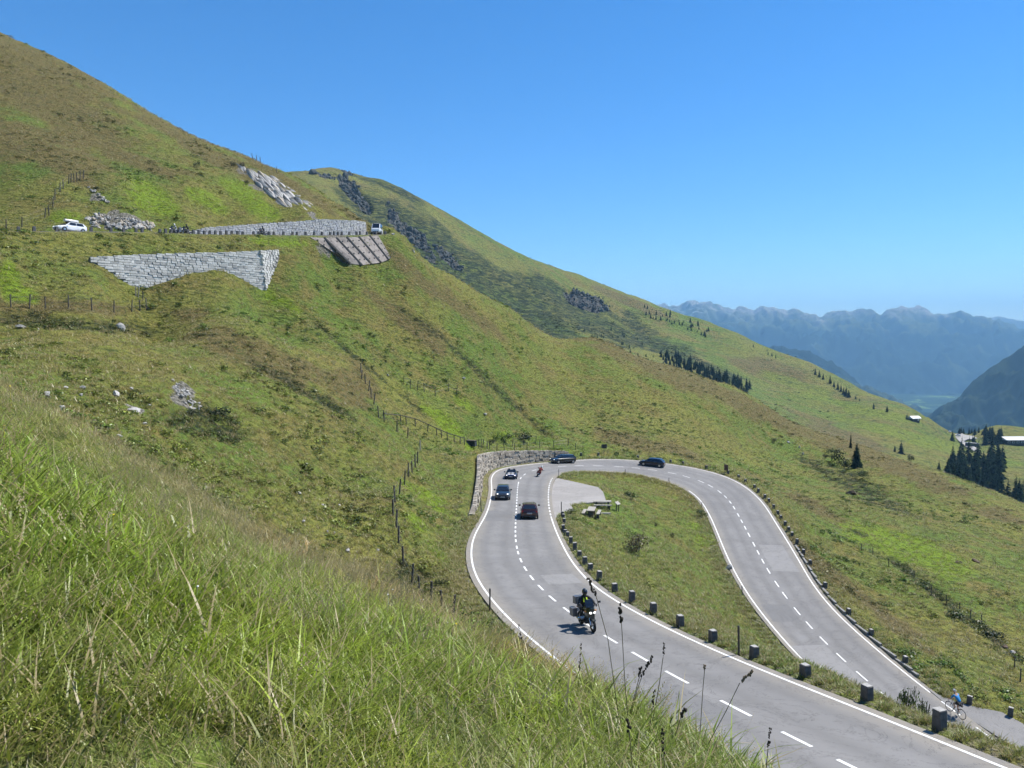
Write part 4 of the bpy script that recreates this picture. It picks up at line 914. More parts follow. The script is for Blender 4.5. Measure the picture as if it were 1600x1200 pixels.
def car(loc, yaw, body, label, L=4.3, W=1.78, H=1.47, style='hatch', lights=True, slope=0.0, roll=0.0, roofbox=False, stripes=False):
    root = empty('car' if style != 'van' else 'van', loc, (roll, slope, yaw), label, 'van' if style == 'van' else 'car')
    hw, h2 = W / 2, L / 2
    belt = {'hatch': 0.93, 'estate': 0.93, 'suv': 1.0, 'open': 0.84, 'van': 1.15}[style]
    if style == 'van':
        st = [(-h2, .45, 1.3, .90), (-h2 + .1, .28, 1.35, .98), (-h2 + 1, .24, 1.36, 1), (h2 - 1.2, .24, 1.2, 1), (h2 - .45, .26, 1.08, .97), (h2 - .08, .35, .92, .9), (h2, .42, .75, .82)]
    else:
        st = [(-h2, .40, .80, .82), (-h2 + .10, .28, belt + .01, .93), (-h2 + .7, .22, belt + .03, 1), (0, .20, belt, 1), (h2 - 1.15, .20, belt - .03, 1), (h2 - .55, .21, belt - .10, .97), (h2 - .14, .24, belt - .22, .90), (h2, .34, belt - .34, .78)]
    secs = []
    for x, zb, zt, k in st:
        w_ = hw * k; zm = (zb + zt) / 2
        half = [(w_ * .86, zb), (w_ * .98, zb + .13), (w_, zm), (w_ * .97, zt - .10), (w_ * .88, zt - .015), (w_ * .45, zt + .015)]
        secs.append([Vector((x, y, z)) for y, z in half] + [Vector((x, -y, z)) for y, z in half[::-1]])
    MB().loft(secs).obj('body', body, root, True, 35)
    xb0, xr0, xr1, xb1 = {'hatch': (-h2 + .12, -h2 + .75, .35, 1.15), 'estate': (-h2 + .10, -h2 + .55, .35, 1.15), 'suv': (-h2 + .10, -h2 + .50, .35, 1.05), 'open': (0, 0, .30, .85), 'van': (-h2 + .05, -h2 + .2, h2 - 1.55, h2 - .5)}[style]
    wb, wr = hw * .90, hw * (.70 if style != 'van' else .80)
    if style != 'open':
        def sec(x, z0, z1, wt): return [Vector((x, wb, z0)), Vector((x, wb + (wt - wb) * .85, z0 + (z1 - z0) * .9)), Vector((x, wt * .6, z1)), Vector((x, -wt * .6, z1)), Vector((x, -wb - (wt - wb) * .85, z0 + (z1 - z0) * .9)), Vector((x, -wb, z0))]
        b0 = belt - .05
        MB().loft([sec(xb0, b0, belt + .06, wb), sec(xr0, b0, H - .02, wr), sec((xr0 + xr1) / 2, b0, H, wr), sec(xr1, b0, H - .03, wr), sec(xb1, b0, belt + .02, wb)]).obj('roof', body, root, True, 30)
        def pane(name, q, out):
            q = [Vector(p) + Vector(out) * .022 for p in q]; MB().add(q + [p - Vector(out) * .02 for p in q], [(0, 1, 2, 3), (7, 6, 5, 4), (0, 4, 5, 1), (1, 5, 6, 2), (2, 6, 7, 3), (3, 7, 4, 0)]).obj(name, M_glass, root)
        zt = H - .10; f = lambda a, b, t: a + (b - a) * t
        xw1 = f(xb1, xr1, .88); xw0 = f(xb0, xr0, .86)
        pane('windscreen', [(xb1 - .05, wb * .86, belt + .05), (xb1 - .05, -wb * .86, belt + .05), (xw1, -wr * .84, zt), (xw1, wr * .84, zt)], (.75, 0, .66))
        pane('rear_window', [(xb0 + .05, wb * .84, belt + .10), (xb0 + .05, -wb * .84, belt + .10), (xw0, -wr * .8, zt), (xw0, wr * .8, zt)], (-.8, 0, .5))
        for s in (-1, 1):
            xm = (xb0 + xb1) / 2 - .05
            for x0, x1, x2, x3 in ((xb1 - .28, xm + .04, xm + .04, xr1 - .02), (xm - .04, xb0 + .42, xr0 + .12, xm - .04)):
                pane('side_window', [(x0, s * wb * .965, belt + .05), (x1, s * wb * .965, belt + .05), (x2, s * (wr + (wb - wr) * .22), zt - .02), (x3, s * (wr + (wb - wr) * .22), zt - .02)], (0, s * .92, .38))
    else:
        MB().box((xr1 + .2, 0, belt - .03), (1.75, W * .72, .10)).obj('cockpit', M_black, root)
        MB().add([(xb1, hw * .8, belt), (xb1, -hw * .8, belt), (xr1, -hw * .66, H - .05), (xr1, hw * .66, H - .05), (xb1 - .04, hw * .8, belt), (xb1 - .04, -hw * .8, belt), (xr1 - .04, -hw * .66, H - .05), (xr1 - .04, hw * .66, H - .05)], [(0, 1, 2, 3), (7, 6, 5, 4), (0, 4, 5, 1), (1, 5, 6, 2), (2, 6, 7, 3), (3, 7, 4, 0)]).obj('windscreen', M_glass, root)
        for s in (-1, 1):
            se = MB().box((-.35, s * .36, belt + .05), (.22, .48, .5), (0, -.2, 0)).obj('seat', M_black, root); MB().box((-.45, s * .36, belt + .36), (.12, .26, .18)).obj('headrest', M_black, se)
    wr_ = .32 if style in ('suv', 'van') else .30
    for s in (-1, 1):
        for x in (-h2 + .78, h2 - .86):
            MB().cyl((x, s * (hw - .10), wr_), (x, s * (hw + .006), wr_), wr_ + .07, wr_ + .07, 18).obj('wheel_arch', M_black, root)
            t = MB().torus((0, 0, 0), (0, 1, 0), wr_ - .085, .085, 18, 8).obj('wheel', M_tyre, root, True); t.location = (x, s * (hw - .075), wr_)
            rm = MB().cyl((0, s * -.02, 0), (0, s * .10, 0), wr_ - .09, wr_ - .12, 14); 
            rm.obj('rim', M_rim, t)
        MB().box((xb1 - .30, s * (hw + .10), belt + .10), (.12, .22, .15), taper=.8).obj('mirror', body if style != 'van' else M_black, root)
        MB().ball((st[-2][0] - .02, s * hw * .66, belt - .27), (.10, .13, .065)).obj('headlight', M_lamp if lights else M_lampoff, root)
        MB().box((-h2 + .07, s * hw * .76, belt - .16), (.12, .20, .20)).obj('tail_light', M_tail, root)
        MB().box((xb0 + 1.6, s * (hw - .004), belt - .13), (.20, .02, .03)).obj('door_handle', body, root)
    MB().box((h2 - .03, 0, .42), (.06, W * .55, .17)).obj('grille', M_black, root)
    MB().box((-h2 + .03, 0, .36), (.10, W * .72, .14)).obj('rear_bumper', M_black, root)
    dark_plate(root, h2 + .015, .40, 1); dark_plate(root, -h2 - .01, .62, -1)
    if roofbox:
        rb = MB().loft([[Vector((x, y * k, H + z)) for y, z in ((.40, .08), (.42, .22), (.25, .40), (-.25, .40), (-.42, .22), (-.40, .08))] for x, k in ((-1.25, .6), (-1.0, 1), (.4, 1), (.8, .55))]).obj('roof_box', mat('roof_box_shell', (.55, .56, .58), .4), root, True)
        for x in (-.8, .3): MB().box((x, 0, H + .03), (.06, 1.2, .08)).obj('roof_rack', M_black, rb)
    if stripes:
        for s in (-1, 1):
            q = [(h2 - .22, s * .06, belt - .165), (h2 - .22, s * .46, belt - .165), (xb1 + .03, s * .46, belt + .012), (xb1 + .03, s * .06, belt + .012)]
            MB().add([(a, b, c + .03) for a, b, c in q] + [(a, b, c - .05) for a, b, c in q], [(0, 1, 2, 3), (7, 6, 5, 4), (0, 4, 5, 1), (1, 5, 6, 2), (2, 6, 7, 3), (3, 7, 4, 0)]).obj('bonnet_stripe', mat('white_stripe', (.8, .8, .8), .3), root)
    return root
def place_on_road(px, py, rev, lo=0, hi=None, dyaw=0.0):
    p, i, off_ = on_road(px, py, lo, hi); p = road_pt(i, off_, 0.0)
    t = -RT[i] if rev else RT[i]; g = np.gradient(RC[:, 2])[i] / DS * (-1 if rev else 1)
    return p, math.atan2(t[1], t[0]) + dyaw, -math.atan(g)
p, yw, sl_ = place_on_road(827, 806, False, 0, I_H)
car(p, yw, paint('dark_red_paint', (.055, .018, .018)), 'dark red hatchback driving away from camera on the upper road', slope=sl_, lights=False)
p, yw, sl_ = place_on_road(786, 778, True, 0, I_H)
car(p, yw, paint('dark_grey_blue_paint', (.025, .035, .05)), 'dark grey blue car with headlights on, second car behind the motorcycle', 4.2, 1.76, 1.5, 'suv', slope=sl_)
p, yw, sl_ = place_on_road(799, 747, True, 0, I_H, 0.05)
car(p, yw, paint('navy_paint', (.02, .025, .06)), 'open-top navy roadster with wide white bonnet stripes in the hairpin', 3.9, 1.72, 1.30, 'open', slope=sl_, stripes=True)
p, yw, sl_ = place_on_road(878, 724.5, True, I_H - 60, N_ST)
car(p, yw, paint('black_paint', (.008, .009, .011)), 'black estate car passing the end of the hairpin wall', 4.7, 1.82, 1.48, 'estate', slope=sl_)
p, yw, sl_ = place_on_road(1018, 729, True, I_H - 20, N_ST)
car(p, yw, paint('midnight_blue_paint', (.010, .013, .035)), 'midnight blue hatchback entering the hairpin from the right', 4.4, 1.8, 1.46, 'hatch', slope=sl_)
def on_upper(px, back, rev=True):
    th = math.atan2(*ray(px, 362)[:2]); i = int(np.argmin(abs(np.arctan2(UP[:, 0], UP[:, 1]) - th)))
    t = -UT[i] if rev else UT[i]; return np.array([*(UP[i, :2] + UN[i] * back), UP[i, 2] + 0.003]), math.atan2(t[1], t[0])
p, yw = on_upper(123, 2.2); car(p, yw + .1, paint('white_paint', (.75, .76, .78), 0), 'white car with grey roof box on the upper hillside road', 4.5, 1.8, 1.5, 'estate', roofbox=True)
p, yw = on_upper(600, 1.6); car(p, yw + .35, paint('white_van_paint', (.78, .79, .80), 0), 'white van at the bend beside the end of the upper wall', 5.0, 2.0, 2.35, 'van', lights=False)

# ------------------------------------------------------------------ people
DG = None
def skin_body(name, joints, edges, radii, m, parent, sub=2):
    """one continuous figure grown from a joint skeleton"""
    names = list(joints); me = bpy.data.meshes.new(name)
    me.from_pydata([joints[k] for k in names], [(names.index(a), names.index(b)) for a, b in edges], [])
    o = bpy.data.objects.new(name, me); col.objects.link(o)
    md = o.modifiers.new('skin', 'SKIN'); md.use_smooth_shade = True; md.branch_smoothing = 0.5
    for k, n_ in enumerate(names):
        v = me.skin_vertices[0].data[k]; r_ = radii[n_]; v.radius = r_ if isinstance(r_, tuple) else (r_, r_); v.use_root = (n_ == 'pelvis')
    sb = o.modifiers.new('sub', 'SUBSURF'); sb.levels = sub; sb.render_levels = sub
    dg = bpy.context.evaluated_depsgraph_get(); ev_ = o.evaluated_get(dg)
    nm = bpy.data.meshes.new_from_object(ev_); bpy.data.objects.remove(o); bpy.data.meshes.remove(me)
    nm.name = name; nm.materials.clear(); nm.materials.append(m)
    return link(name, nm, None, parent)
def hand(parent, wrist, palm_dir, side_, m, bar_dir):
    """palm with four curled fingers round a bar and a thumb leaving its side"""
    d = Vector(palm_dir).normalized(); b = Vector(bar_dir).normalized(); up = d.cross(b).normalized(); w0 = Vector(wrist)
    mb = MB(); c = w0 + d * .05
    mb.loft([[c + d * x + b * (y * k) + up * z for y, z in ((-.04, -.013), (.04, -.013), (.04, .013), (-.04, .013))] for x, k in ((-.05, .75), (0, 1), (.045, 1))])
    for k, ln in enumerate((.072, .082, .077, .06)):
        q0 = c + d * .045 + b * (-.03 + .02 * k); q1 = q0 + d * ln * .45 - up * .008; q2 = q1 - up * ln * .42 + d * .008; q3 = q2 - d * ln * .35 - up * .006
        mb.cyl(q0, q1, .0095, .0085, 6); mb.cyl(q1, q2, .0085, .008, 6); mb.cyl(q2, q3, .008, .007, 6)
    t0 = c - d * .02 + b * (.04 * side_); t1 = t0 + d * .03 + b * (.022 * side_) - up * .015; t2 = t1 + d * .025 - up * .028 - b * (.004 * side_)
    mb.cyl(t0, t1, .012, .0105, 6); mb.cyl(t1, t2, .0105, .008, 6)
    return mb.obj('hand', m, parent, True)
def rider(parent_loc, rot, label, suit, helmet_c, sc=1.0, lean=0.0, vest=None, name='person', hands=True):
    root = empty(name, parent_loc, rot, label, 'person'); root.scale = (sc, sc, sc)
    J = {'pelvis': (-.28, 0, .90), 'waist': (-.22, 0, 1.06), 'chest': (-.08, 0, 1.27), 'neck': (.02, 0, 1.45), 'head': (.06, 0, 1.58)}
    E_ = [('pelvis', 'waist'), ('waist', 'chest'), ('chest', 'neck'), ('neck', 'head')]
    Rr = {'pelvis': (.17, .14), 'waist': (.15, .13), 'chest': (.18, .15), 'neck': .065, 'head': .085}
    for s, n_ in ((1, 'l'), (-1, 'r')):
        J.update({'sh' + n_: (-.04, .20 * s, 1.36), 'el' + n_: (.16, .34 * s, 1.17), 'wr' + n_: (.38, .33 * s, 1.08), 'hip' + n_: (-.24, .11 * s, .88), 'kn' + n_: (.16, .25 * s, .76), 'an' + n_: (-.12, .24 * s, .42), 'to' + n_: (.06, .25 * s, .36)})
        E_ += [('chest', 'sh' + n_), ('sh' + n_, 'el' + n_), ('el' + n_, 'wr' + n_), ('pelvis', 'hip' + n_), ('hip' + n_, 'kn' + n_), ('kn' + n_, 'an' + n_), ('an' + n_, 'to' + n_)]
        Rr.update({'sh' + n_: .085, 'el' + n_: .06, 'wr' + n_: .042, 'hip' + n_: .11, 'kn' + n_: .08, 'an' + n_: .06, 'to' + n_: .045})
    body = skin_body('body', J, E_, Rr, suit, root, 1)
    hl = MB().ball((.07, 0, 1.62), (.145, .125, .15), 14, 10).obj('helmet', helmet_c, root, True)
    MB().ball((.115, 0, 1.63), (.115, .112, .062), 12, 6).obj('visor', M_glass, hl, True)
    MB().ball((.10, 0, 1.545), (.105, .09, .05), 12, 6).obj('chin_guard', helmet_c, hl, True)
    if hands:
        for s in (1, -1): hand(root, J['wrl' if s > 0 else 'wrr'], (.9, .05 * s, -.12), -s, M_black, (0, 1, 0))
    if vest:
        for s in (1, -1): MB().box((.07, .075 * s, 1.27), (.03, .055, .20), (0, -.35, .25 * s)).obj('reflective_panel', vest, root)
    return root
def motorcycle(loc, rot, label, body, sc=1.0, luggage=True, lights=True, fairing=True):
    root = empty('motorcycle', loc, rot, label, 'motorcycle'); root.scale = (sc, sc, sc)
    for x, nm in ((.74, 'wheel'), (-.72, 'wheel')):
        t = MB().torus((0, 0, 0), (0, 1, 0), .245, .065, 22, 8).obj('wheel', M_tyre, root, True); t.location = (x, 0, .31)
        rm = MB(); rm.torus((0, 0, 0), (0, 1, 0), .185, .018, 18, 5); rm.cyl((0, -.05, 0), (0, .05, 0), .05, .05, 10)
        for k in range(5): a = 2 * math.pi * k / 5; rm.cyl((0, 0, 0), (.18 * math.cos(a), 0, .18 * math.sin(a)), .014, .012, 5)
        rm.obj('rim', M_rim, t)
        MB().torus((x, 0, .31), (0, 1, 0), .13, .012, 16, 4).obj('brake_disc', M_chrome, root)
    e = MB().box((.08, 0, .46), (.52, .34, .34), taper=.85).obj('engine', M_black, root)
    for s in (-1, 1): MB().cyl((.1, s * .14, .55), (.1, s * .30, .50), .11, .08, 10).obj('cylinder_head', M_rim, e)
    MB().loft([[Vector((x, y * k, z0 + z)) for y, z in ((.13, 0), (.17, .12), (.10, .22), (-.10, .22), (-.17, .12), (-.13, 0))] for x, k, z0 in ((-.12, .6, .74), (.05, 1, .76), (.32, 1, .80), (.48, .6, .80))]).obj('fuel_tank', body, root, True)
    MB().loft([[Vector((x, y * k, z0 + z)) for y, z in ((.14, -.03), (.15, .03), (.08, .07), (-.08, .07), (-.15, .03), (-.14, -.03))] for x, k, z0 in ((-.80, .7, .86), (-.55, 1, .84), (-.25, 1, .76), (-.05, .6, .76))]).obj('seat', M_black, root, True)
    if fairing:
        fr_ = MB().loft([[Vector((x, y * k, z0 + z)) for y, z in ((.18, -.22), (.24, .02), (.16, .20), (-.16, .20), (-.24, .02), (-.18, -.22))] for x, k, z0 in ((.30, .9, .74), (.50, 1, .84), (.70, .85, .88), (.86, .4, .84))]).obj('fairing', body, root, True)
        MB().add([(.62, .20, 1.04), (.62, -.20, 1.04), (.46, -.17, 1.36), (.46, .17, 1.36), (.60, .20, 1.04), (.60, -.20, 1.04), (.44, -.17, 1.36), (.44, .17, 1.36)], [(0, 1, 2, 3), (7, 6, 5, 4), (0, 4, 5, 1), (1, 5, 6, 2), (2, 6, 7, 3), (3, 7, 4, 0)]).obj('windshield', M_glass, fr_)
    for s in (-1, 1):
        MB().cyl((.48, s * .09, .98), (.74, s * .09, .31), .028, .024, 8).obj('fork', M_chrome, root)
        MB().ball((.83, s * .08, .86), (.05, .07, .055)).obj('headlight', M_lamp if lights else M_lampoff, root)
        m_ = MB(); m_.cyl((.46, s * .30, 1.06), (.50, s * .44, 1.18), .009, .009, 5); m_.box((.50, s * .47, 1.20), (.03, .14, .08)); m_.obj('mirror', M_black, root)
        MB().box((-.20, s * .20, .40), (.14, .10, .03)).obj('footrest', M_black, root)
        MB().cyl((.62, s * .19, .90), (.62, s * .27, .90), .025, .03, 6).obj('indicator', mat('amber_lens', (.7, .25, .02), .2), root)
    MB().tube([(.40, .42, 1.05), (.46, .20, 1.10), (.48, 0, 1.08), (.46, -.20, 1.10), (.40, -.42, 1.05)], .016, 6).obj('handlebar', M_black, root)
    MB().loft([[Vector((x, y, z0)) for y in (.08, -.08)] + [Vector((x, y, z0 + .02)) for y in (-.08, .08)] for x, z0 in ((.50, .62), (.74, .66), (.98, .52))]).obj('front_mudguard', body, root)
    MB().tube([(-.15, -.16, .36), (-.5, -.20, .36), (-.9, -.22, .48)], .055, 8).obj('exhaust', M_chrome, root)
    MB().box((-.92, 0, .78), (.06, .16, .08)).obj('tail_light', M_tail, root); MB().box((-.98, 0, .62), (.02, .2, .14)).obj('number_plate', M_plate, root)
    if luggage:
        ml = mat('aluminium_case', (.17, .175, .19), .4, metal=.6)
        for s in (-1, 1): MB().box((-.62, s * .36, .66), (.46, .22, .36), taper=.95).obj('pannier', ml, root)
        MB().box((-.86, 0, 1.10), (.36, .42, .32), taper=.92).obj('top_box', ml, root)
    return root
M_suit = mat('black_riding_suit', (.014, .014, .016), .75); M_helm = mat('black_helmet', (.012, .012, .014), .15, coat=1)
p, yw, sl_ = place_on_road(919, 983, True, 0, I_H, 0.0)
RB = Euler((R(3), sl_, yw))
motorcycle(p, RB, 'large black touring motorcycle with silver cases nearest the camera', paint('black_green_paint', (.010, .016, .014)), 1.12)
rider(p, RB, 'rider in black suit with yellow-green chest panels on the nearest motorcycle', M_suit, M_helm, 1.12, vest=mat('hi_vis_yellow', (.55, .75, .03), .6))
p, yw, sl_ = place_on_road(839, 744, False, I_H - 90, I_H)
RB = Euler((R(26), sl_, yw))
M_red = mat('red_leathers', (.24, .03, .02), .6); M_whelm = mat('white_helmet', (.8, .8, .8), .2, coat=1)
motorcycle(p, RB, 'red sports motorcycle leaning into the hairpin bend', paint('red_bike_paint', (.35, .02, .015), .1), 1.0, False, False)
rider(p, RB, 'rider with white helmet and red jacket leaning in the hairpin', M_red, M_whelm)
for k, (px, back, lab, c) in enumerate(((283, 2.2, 'left of the two motorcycles', M_lampoff), (299, 2.0, 'right of the two motorcycles', M_helm), (424, 2.2, 'lone motorcycle before the upper wall', M_helm))):
    p, yw = on_upper(px, back); rb = (0, 0, yw)
    motorcycle(p, rb, f'dark motorcycle on the upper road, {lab}', paint('dark_bike_paint', (.012, .012, .014)), 1.05, k == 0)
    rider(p, rb, f'dark-clad rider on the upper road, {lab}', M_suit if k else mat('grey_jacket', (.25, .26, .28), .7), M_whelm if k == 0 else M_helm, 1.05, hands=False)

# cyclist
def bicycle(loc, rot, label, sc):
    root = empty('bicycle', loc, rot, label, 'bicycle'); root.scale = (sc, sc, sc)
    Mf = mat('bike_frame', (.5, .5, .52), .3, metal=.4)
    for x in (.50, -.50):
        t = MB().torus((0, 0, 0), (0, 1, 0), .325, .017, 32, 6).obj('wheel', M_tyre, root, True); t.location = (x, 0, .342)
        sp = MB(); sp.cyl((0, -.03, 0), (0, .03, 0), .022, .022, 8); sp.torus((0, 0, 0), (0, 1, 0), .30, .010, 28, 4)
        for k in range(16): a = 2 * math.pi * k / 16; sp.cyl((0, .015 * (-1) ** k, 0), (.30 * math.cos(a), 0, .30 * math.sin(a)), .0022, .0022, 3)
        sp.obj('rim', M_rim, t)
    fr_ = MB(); bb, st_, hd, hd2 = (-.07, 0, .29), (-.22, 0, .82), (.33, 0, .86), (.36, 0, .70)
    for a, b in ((bb, st_), (bb, hd2), (st_, hd), (hd, hd2)): fr_.cyl(a, b, .018, .018, 8)
    for s in (-1, 1): fr_.cyl(bb, (-.5, s * .05, .342), .010, .009, 6); fr_.cyl(st_, (-.5, s * .05, .342), .009, .008, 6); fr_.cyl(hd2, (.5, s * .05, .342), .014, .010, 6)
    fr_.obj('frame', Mf, root)
    MB().tube([(-.22, 0, .82), (-.25, 0, .95)], .014, 6).obj('seat_post', M_black, root)
    MB().loft([[Vector((x, y, .95)) for y in (w_, -w_)] + [Vector((x, y, .99)) for y in (-w_, w_)] for x, w_ in ((-.40, .06), (-.32, .07), (-.20, .03), (-.10, .015))]).obj('saddle', M_black, root)
    MB().box((-.42, 0, .88), (.14, .08, .09)).obj('saddle_bag', M_black, root)
    hb = MB(); hb.tube([(.33, 0, .86), (.32, 0, .94), (.40, 0, .96)], .014, 6); hb.tube([(.38, -.21, .96), (.40, 0, .96), (.38, .21, .96)], .013, 6)
    for s in (-1, 1): hb.tube([(.38, s * .21, .96), (.46, s * .21, .95), (.49, s * .21, .88), (.42, s * .21, .82)], .013, 6)
    hb.obj('handlebar', M_black, root)
    MB().torus(bb, (0, 1, 0), .10, .006, 20, 4).obj('chainring', M_chrome, root)
    for s, a in ((1, 1.2), (-1, 1.2 + math.pi)):
        e = Vector(bb) + Vector((.17 * math.cos(a), s * .07, .17 * math.sin(a)))
        MB().cyl(Vector(bb) + Vector((0, s * .07, 0)), e, .010, .010, 6).obj('crank', M_chrome, root); MB().box(e + Vector((0, s * .05, 0)), (.09, .08, .02)).obj('pedal', M_black, root)
    return root
def cyclist(loc, rot, label, sc):
    root = empty('person', loc, rot, label, 'person'); root.scale = (sc, sc, sc)
    J = {'pelvis': (-.24, 0, 1.03), 'waist': (-.12, 0, 1.18), 'chest': (.07, 0, 1.37), 'neck': (.19, 0, 1.50), 'head': (.26, 0, 1.60)}
    E_ = [('pelvis', 'waist'), ('waist', 'chest'), ('chest', 'neck'), ('neck', 'head')]; Rr = {'pelvis': (.15, .13), 'waist': (.14, .11), 'chest': (.17, .13), 'neck': .055, 'head': .08}
    bb = Vector((-.07, 0, .29))
    for s, n_, a in ((1, 'l', 1.2), (-1, 'r', 1.2 + math.pi)):
        f = bb + Vector((.17 * math.cos(a), s * .12, .17 * math.sin(a) + .05)); up = s > 0
        J.update({'sh' + n_: (.10, .18 * s, 1.43), 'el' + n_: (.22, .26 * s, 1.18), 'wr' + n_: (.37, .21 * s, 1.01), 'hip' + n_: (-.22, .10 * s, .98), 'kn' + n_: (.13, .12 * s, .80) if up else (.00, .12 * s, .62), 'an' + n_: tuple(f + Vector((-.06, 0, .10))), 'to' + n_: tuple(f + Vector((.10, 0, .0)))})
        E_ += [('chest', 'sh' + n_), ('sh' + n_, 'el' + n_), ('el' + n_, 'wr' + n_), ('pelvis', 'hip' + n_), ('hip' + n_, 'kn' + n_), ('kn' + n_, 'an' + n_), ('an' + n_, 'to' + n_)]
        Rr.update({'sh' + n_: .07, 'el' + n_: .045, 'wr' + n_: .032, 'hip' + n_: .10, 'kn' + n_: .065, 'an' + n_: .042, 'to' + n_: .035})
    skin_body('body', J, E_, Rr, M_skin, root, 1)
    sub = lambda ks: ({k: J[k] for k in ks}, [e for e in E_ if e[0] in ks and e[1] in ks], {k: tuple(q + .012 for q in (Rr[k] if isinstance(Rr[k], tuple) else (Rr[k],) * 2)) for k in ks})
    a, b, c = sub(['pelvis', 'waist', 'chest', 'shl', 'shr', 'ell', 'elr']); skin_body('jersey', a, b, c, mat('blue_jersey', (.02, .25, .62), .7), root, 1)
    JJ = dict(J); 
    for n_ in 'lr': JJ['md' + n_] = tuple((np.array(J['hip' + n_]) * .3 + np.array(J['kn' + n_]) * .7))
    skin_body('shorts', {k: JJ[k] for k in ('pelvis', 'hipl', 'hipr', 'mdl', 'mdr')}, [('pelvis', 'hipl'), ('pelvis', 'hipr'), ('hipl', 'mdl'), ('hipr', 'mdr')], {'pelvis': (.165, .142), 'hipl': .115, 'hipr': .115, 'mdl': .088, 'mdr': .088}, mat('black_lycra', (.012, .012, .014), .7), root, 1)
    hd = MB().ball((.28, 0, 1.61), (.095, .075, .115), 12, 9).obj('head', M_skin, root, True)
    MB().ball((.375, 0, 1.60), (.02, .014, .022), 6, 5).obj('nose', M_skin, hd, True)
    for s in (-1, 1): MB().ball((.355, s * .032, 1.625), (.012, .014, .010), 6, 5).obj('eye', M_black, hd); MB().ball((.27, s * .076, 1.605), (.02, .008, .03), 6, 5).obj('ear', M_skin, hd)
    MB().box((.365, 0, 1.555), (.01, .045, .008)).obj('mouth', M_red, hd)
    h_ = MB().ball((.26, 0, 1.66), (.125, .09, .09), 14, 8).obj('helmet', M_whelm, root, True); MB().box((.27, 0, 1.735), (.20, .03, .03)).obj('vent', M_black, h_)
    for s in (1, -1):
        hand(root, J['wrl' if s > 0 else 'wrr'], (.8, 0, -.35), -s, M_skin, (0, 1, 0)); n_ = 'l' if s > 0 else 'r'
        MB().ball(Vector(J['to' + n_]) + Vector((-.02, 0, -.01)), (.14, .05, .045), 10, 6).obj('shoe', M_whelm, root, True)
    return root
p, yw, sl_ = place_on_road(1497, 1120, True, I_H, N_ST, 0.10); 
i_ = nearest_station(p[0], p[1]); RB = Euler((0, sl_, yw))
bicycle(p, RB, 'road bicycle ridden uphill along the edge of the lower road', 1.08)
cyclist(p, RB, 'cyclist in bright blue jersey, black shorts and white helmet on lower road', 1.08)

# ------------------------------------------------------------------ picnic place, signs, trough
M_timb = mat('silvered_timber', (.33, .31, .27), .85, noise=.2, nscale=6); M_timbd = mat('dark_timber', (.09, .075, .06), .9, noise=.3, nscale=6)
def hit_in(px, py): return hit(px, py, 40, 125)
def table(px, py, yaw, label):
    p = hit_in(px, py); root = empty('picnic_table', p, (0, 0, yaw), label, 'picnic table')
    for k in range(4): MB().box((0, -.31 + .205 * k, .76), (2.1, .19, .07)).obj('table_plank', M_timb, root)
    for s in (-1, 1):
        MB().box((0, s * .80, .44), (2.1, .34, .09)).obj('bench', M_timb, root)
        for x in (-.78, .78): MB().box((x, s * .80, .17), (.16, .28, .46)).obj('bench_leg', M_timbd, root)
    for x in (-.7, .7): MB().box((x, 0, .33), (.16, .62, .80)).obj('table_leg', M_timbd, root)
    return root
table(941, 793, -.05, 'picnic table set lengthwise beside the pale lay-by')
table(924, 806, 1.35, 'picnic table seen end-on with two benches on grass island')
p = hit_in(965, 799); root = empty('information_board', p, (0, 0, .9), 'small tilted information board right of the picnic tables', 'board')
MB().box((0, 0, 1.0), (.75, .05, .5), (-.9, 0, 0)).obj('panel', M_timb, root)
for s in (-1, 1): MB().box((s * .25, 0, .45), (.09, .09, 1.1)).obj('leg', M_timbd, root)
p = hit_in(943, 803); o = MB().box((0, 0, .06), (1.6, .32, .12)).obj('plank', M_timb); o.location = p; props(o, 'pale plank lying on grass right of the end-on picnic table', 'plank')
for k, (x, y, w_, h_, n_, lab) in enumerate(((943, 715, 1.0, .75, 1, 'small dark sign board on single post behind the hairpin'), (1131, 741, .9, 1.0, 2, 'dark sign board on two posts at outside of the right bend'))):
    p, i, off_ = on_road(x, y, I_H - 30, N_ST); p = road_pt(i, max(off_, WL[i] + 1.3)); p[2] = height(p[0], p[1])
    root = empty('road_sign', p, (0, 0, math.atan2(RT[i, 1], RT[i, 0])), lab, 'road sign')
    MB().box((0, 0, 1.75 if k == 0 else 1.15), (w_, .05, h_)).obj('sign_panel', mat('sign_back', (.05, .045, .045), .6) if k == 0 else mat('brown_sign_back', (.10, .055, .045), .6), root)
    for s in ((0,) if n_ == 1 else (-.35, .35)): MB().cyl((s, .05, -.2), (s, .05, 1.9 if k == 0 else 1.5), .04, .04, 8).obj('pole', M_rim if 0 else M_post, root)
p = hit(737, 697, 90); root = empty('water_trough', p, (0, 0, -.4), 'dark box-like water trough where the rail fence ends above hairpin wall', 'trough')
MB().box((0, 0, .45), (1.5, .8, .9), taper=.96).obj('tank', mat('dark_wood_tank', (.03, .035, .035), .8, noise=.3, nscale=4), root); MB().box((0, 0, .93), (1.6, .9, .07)).obj('lid', M_timbd, root)
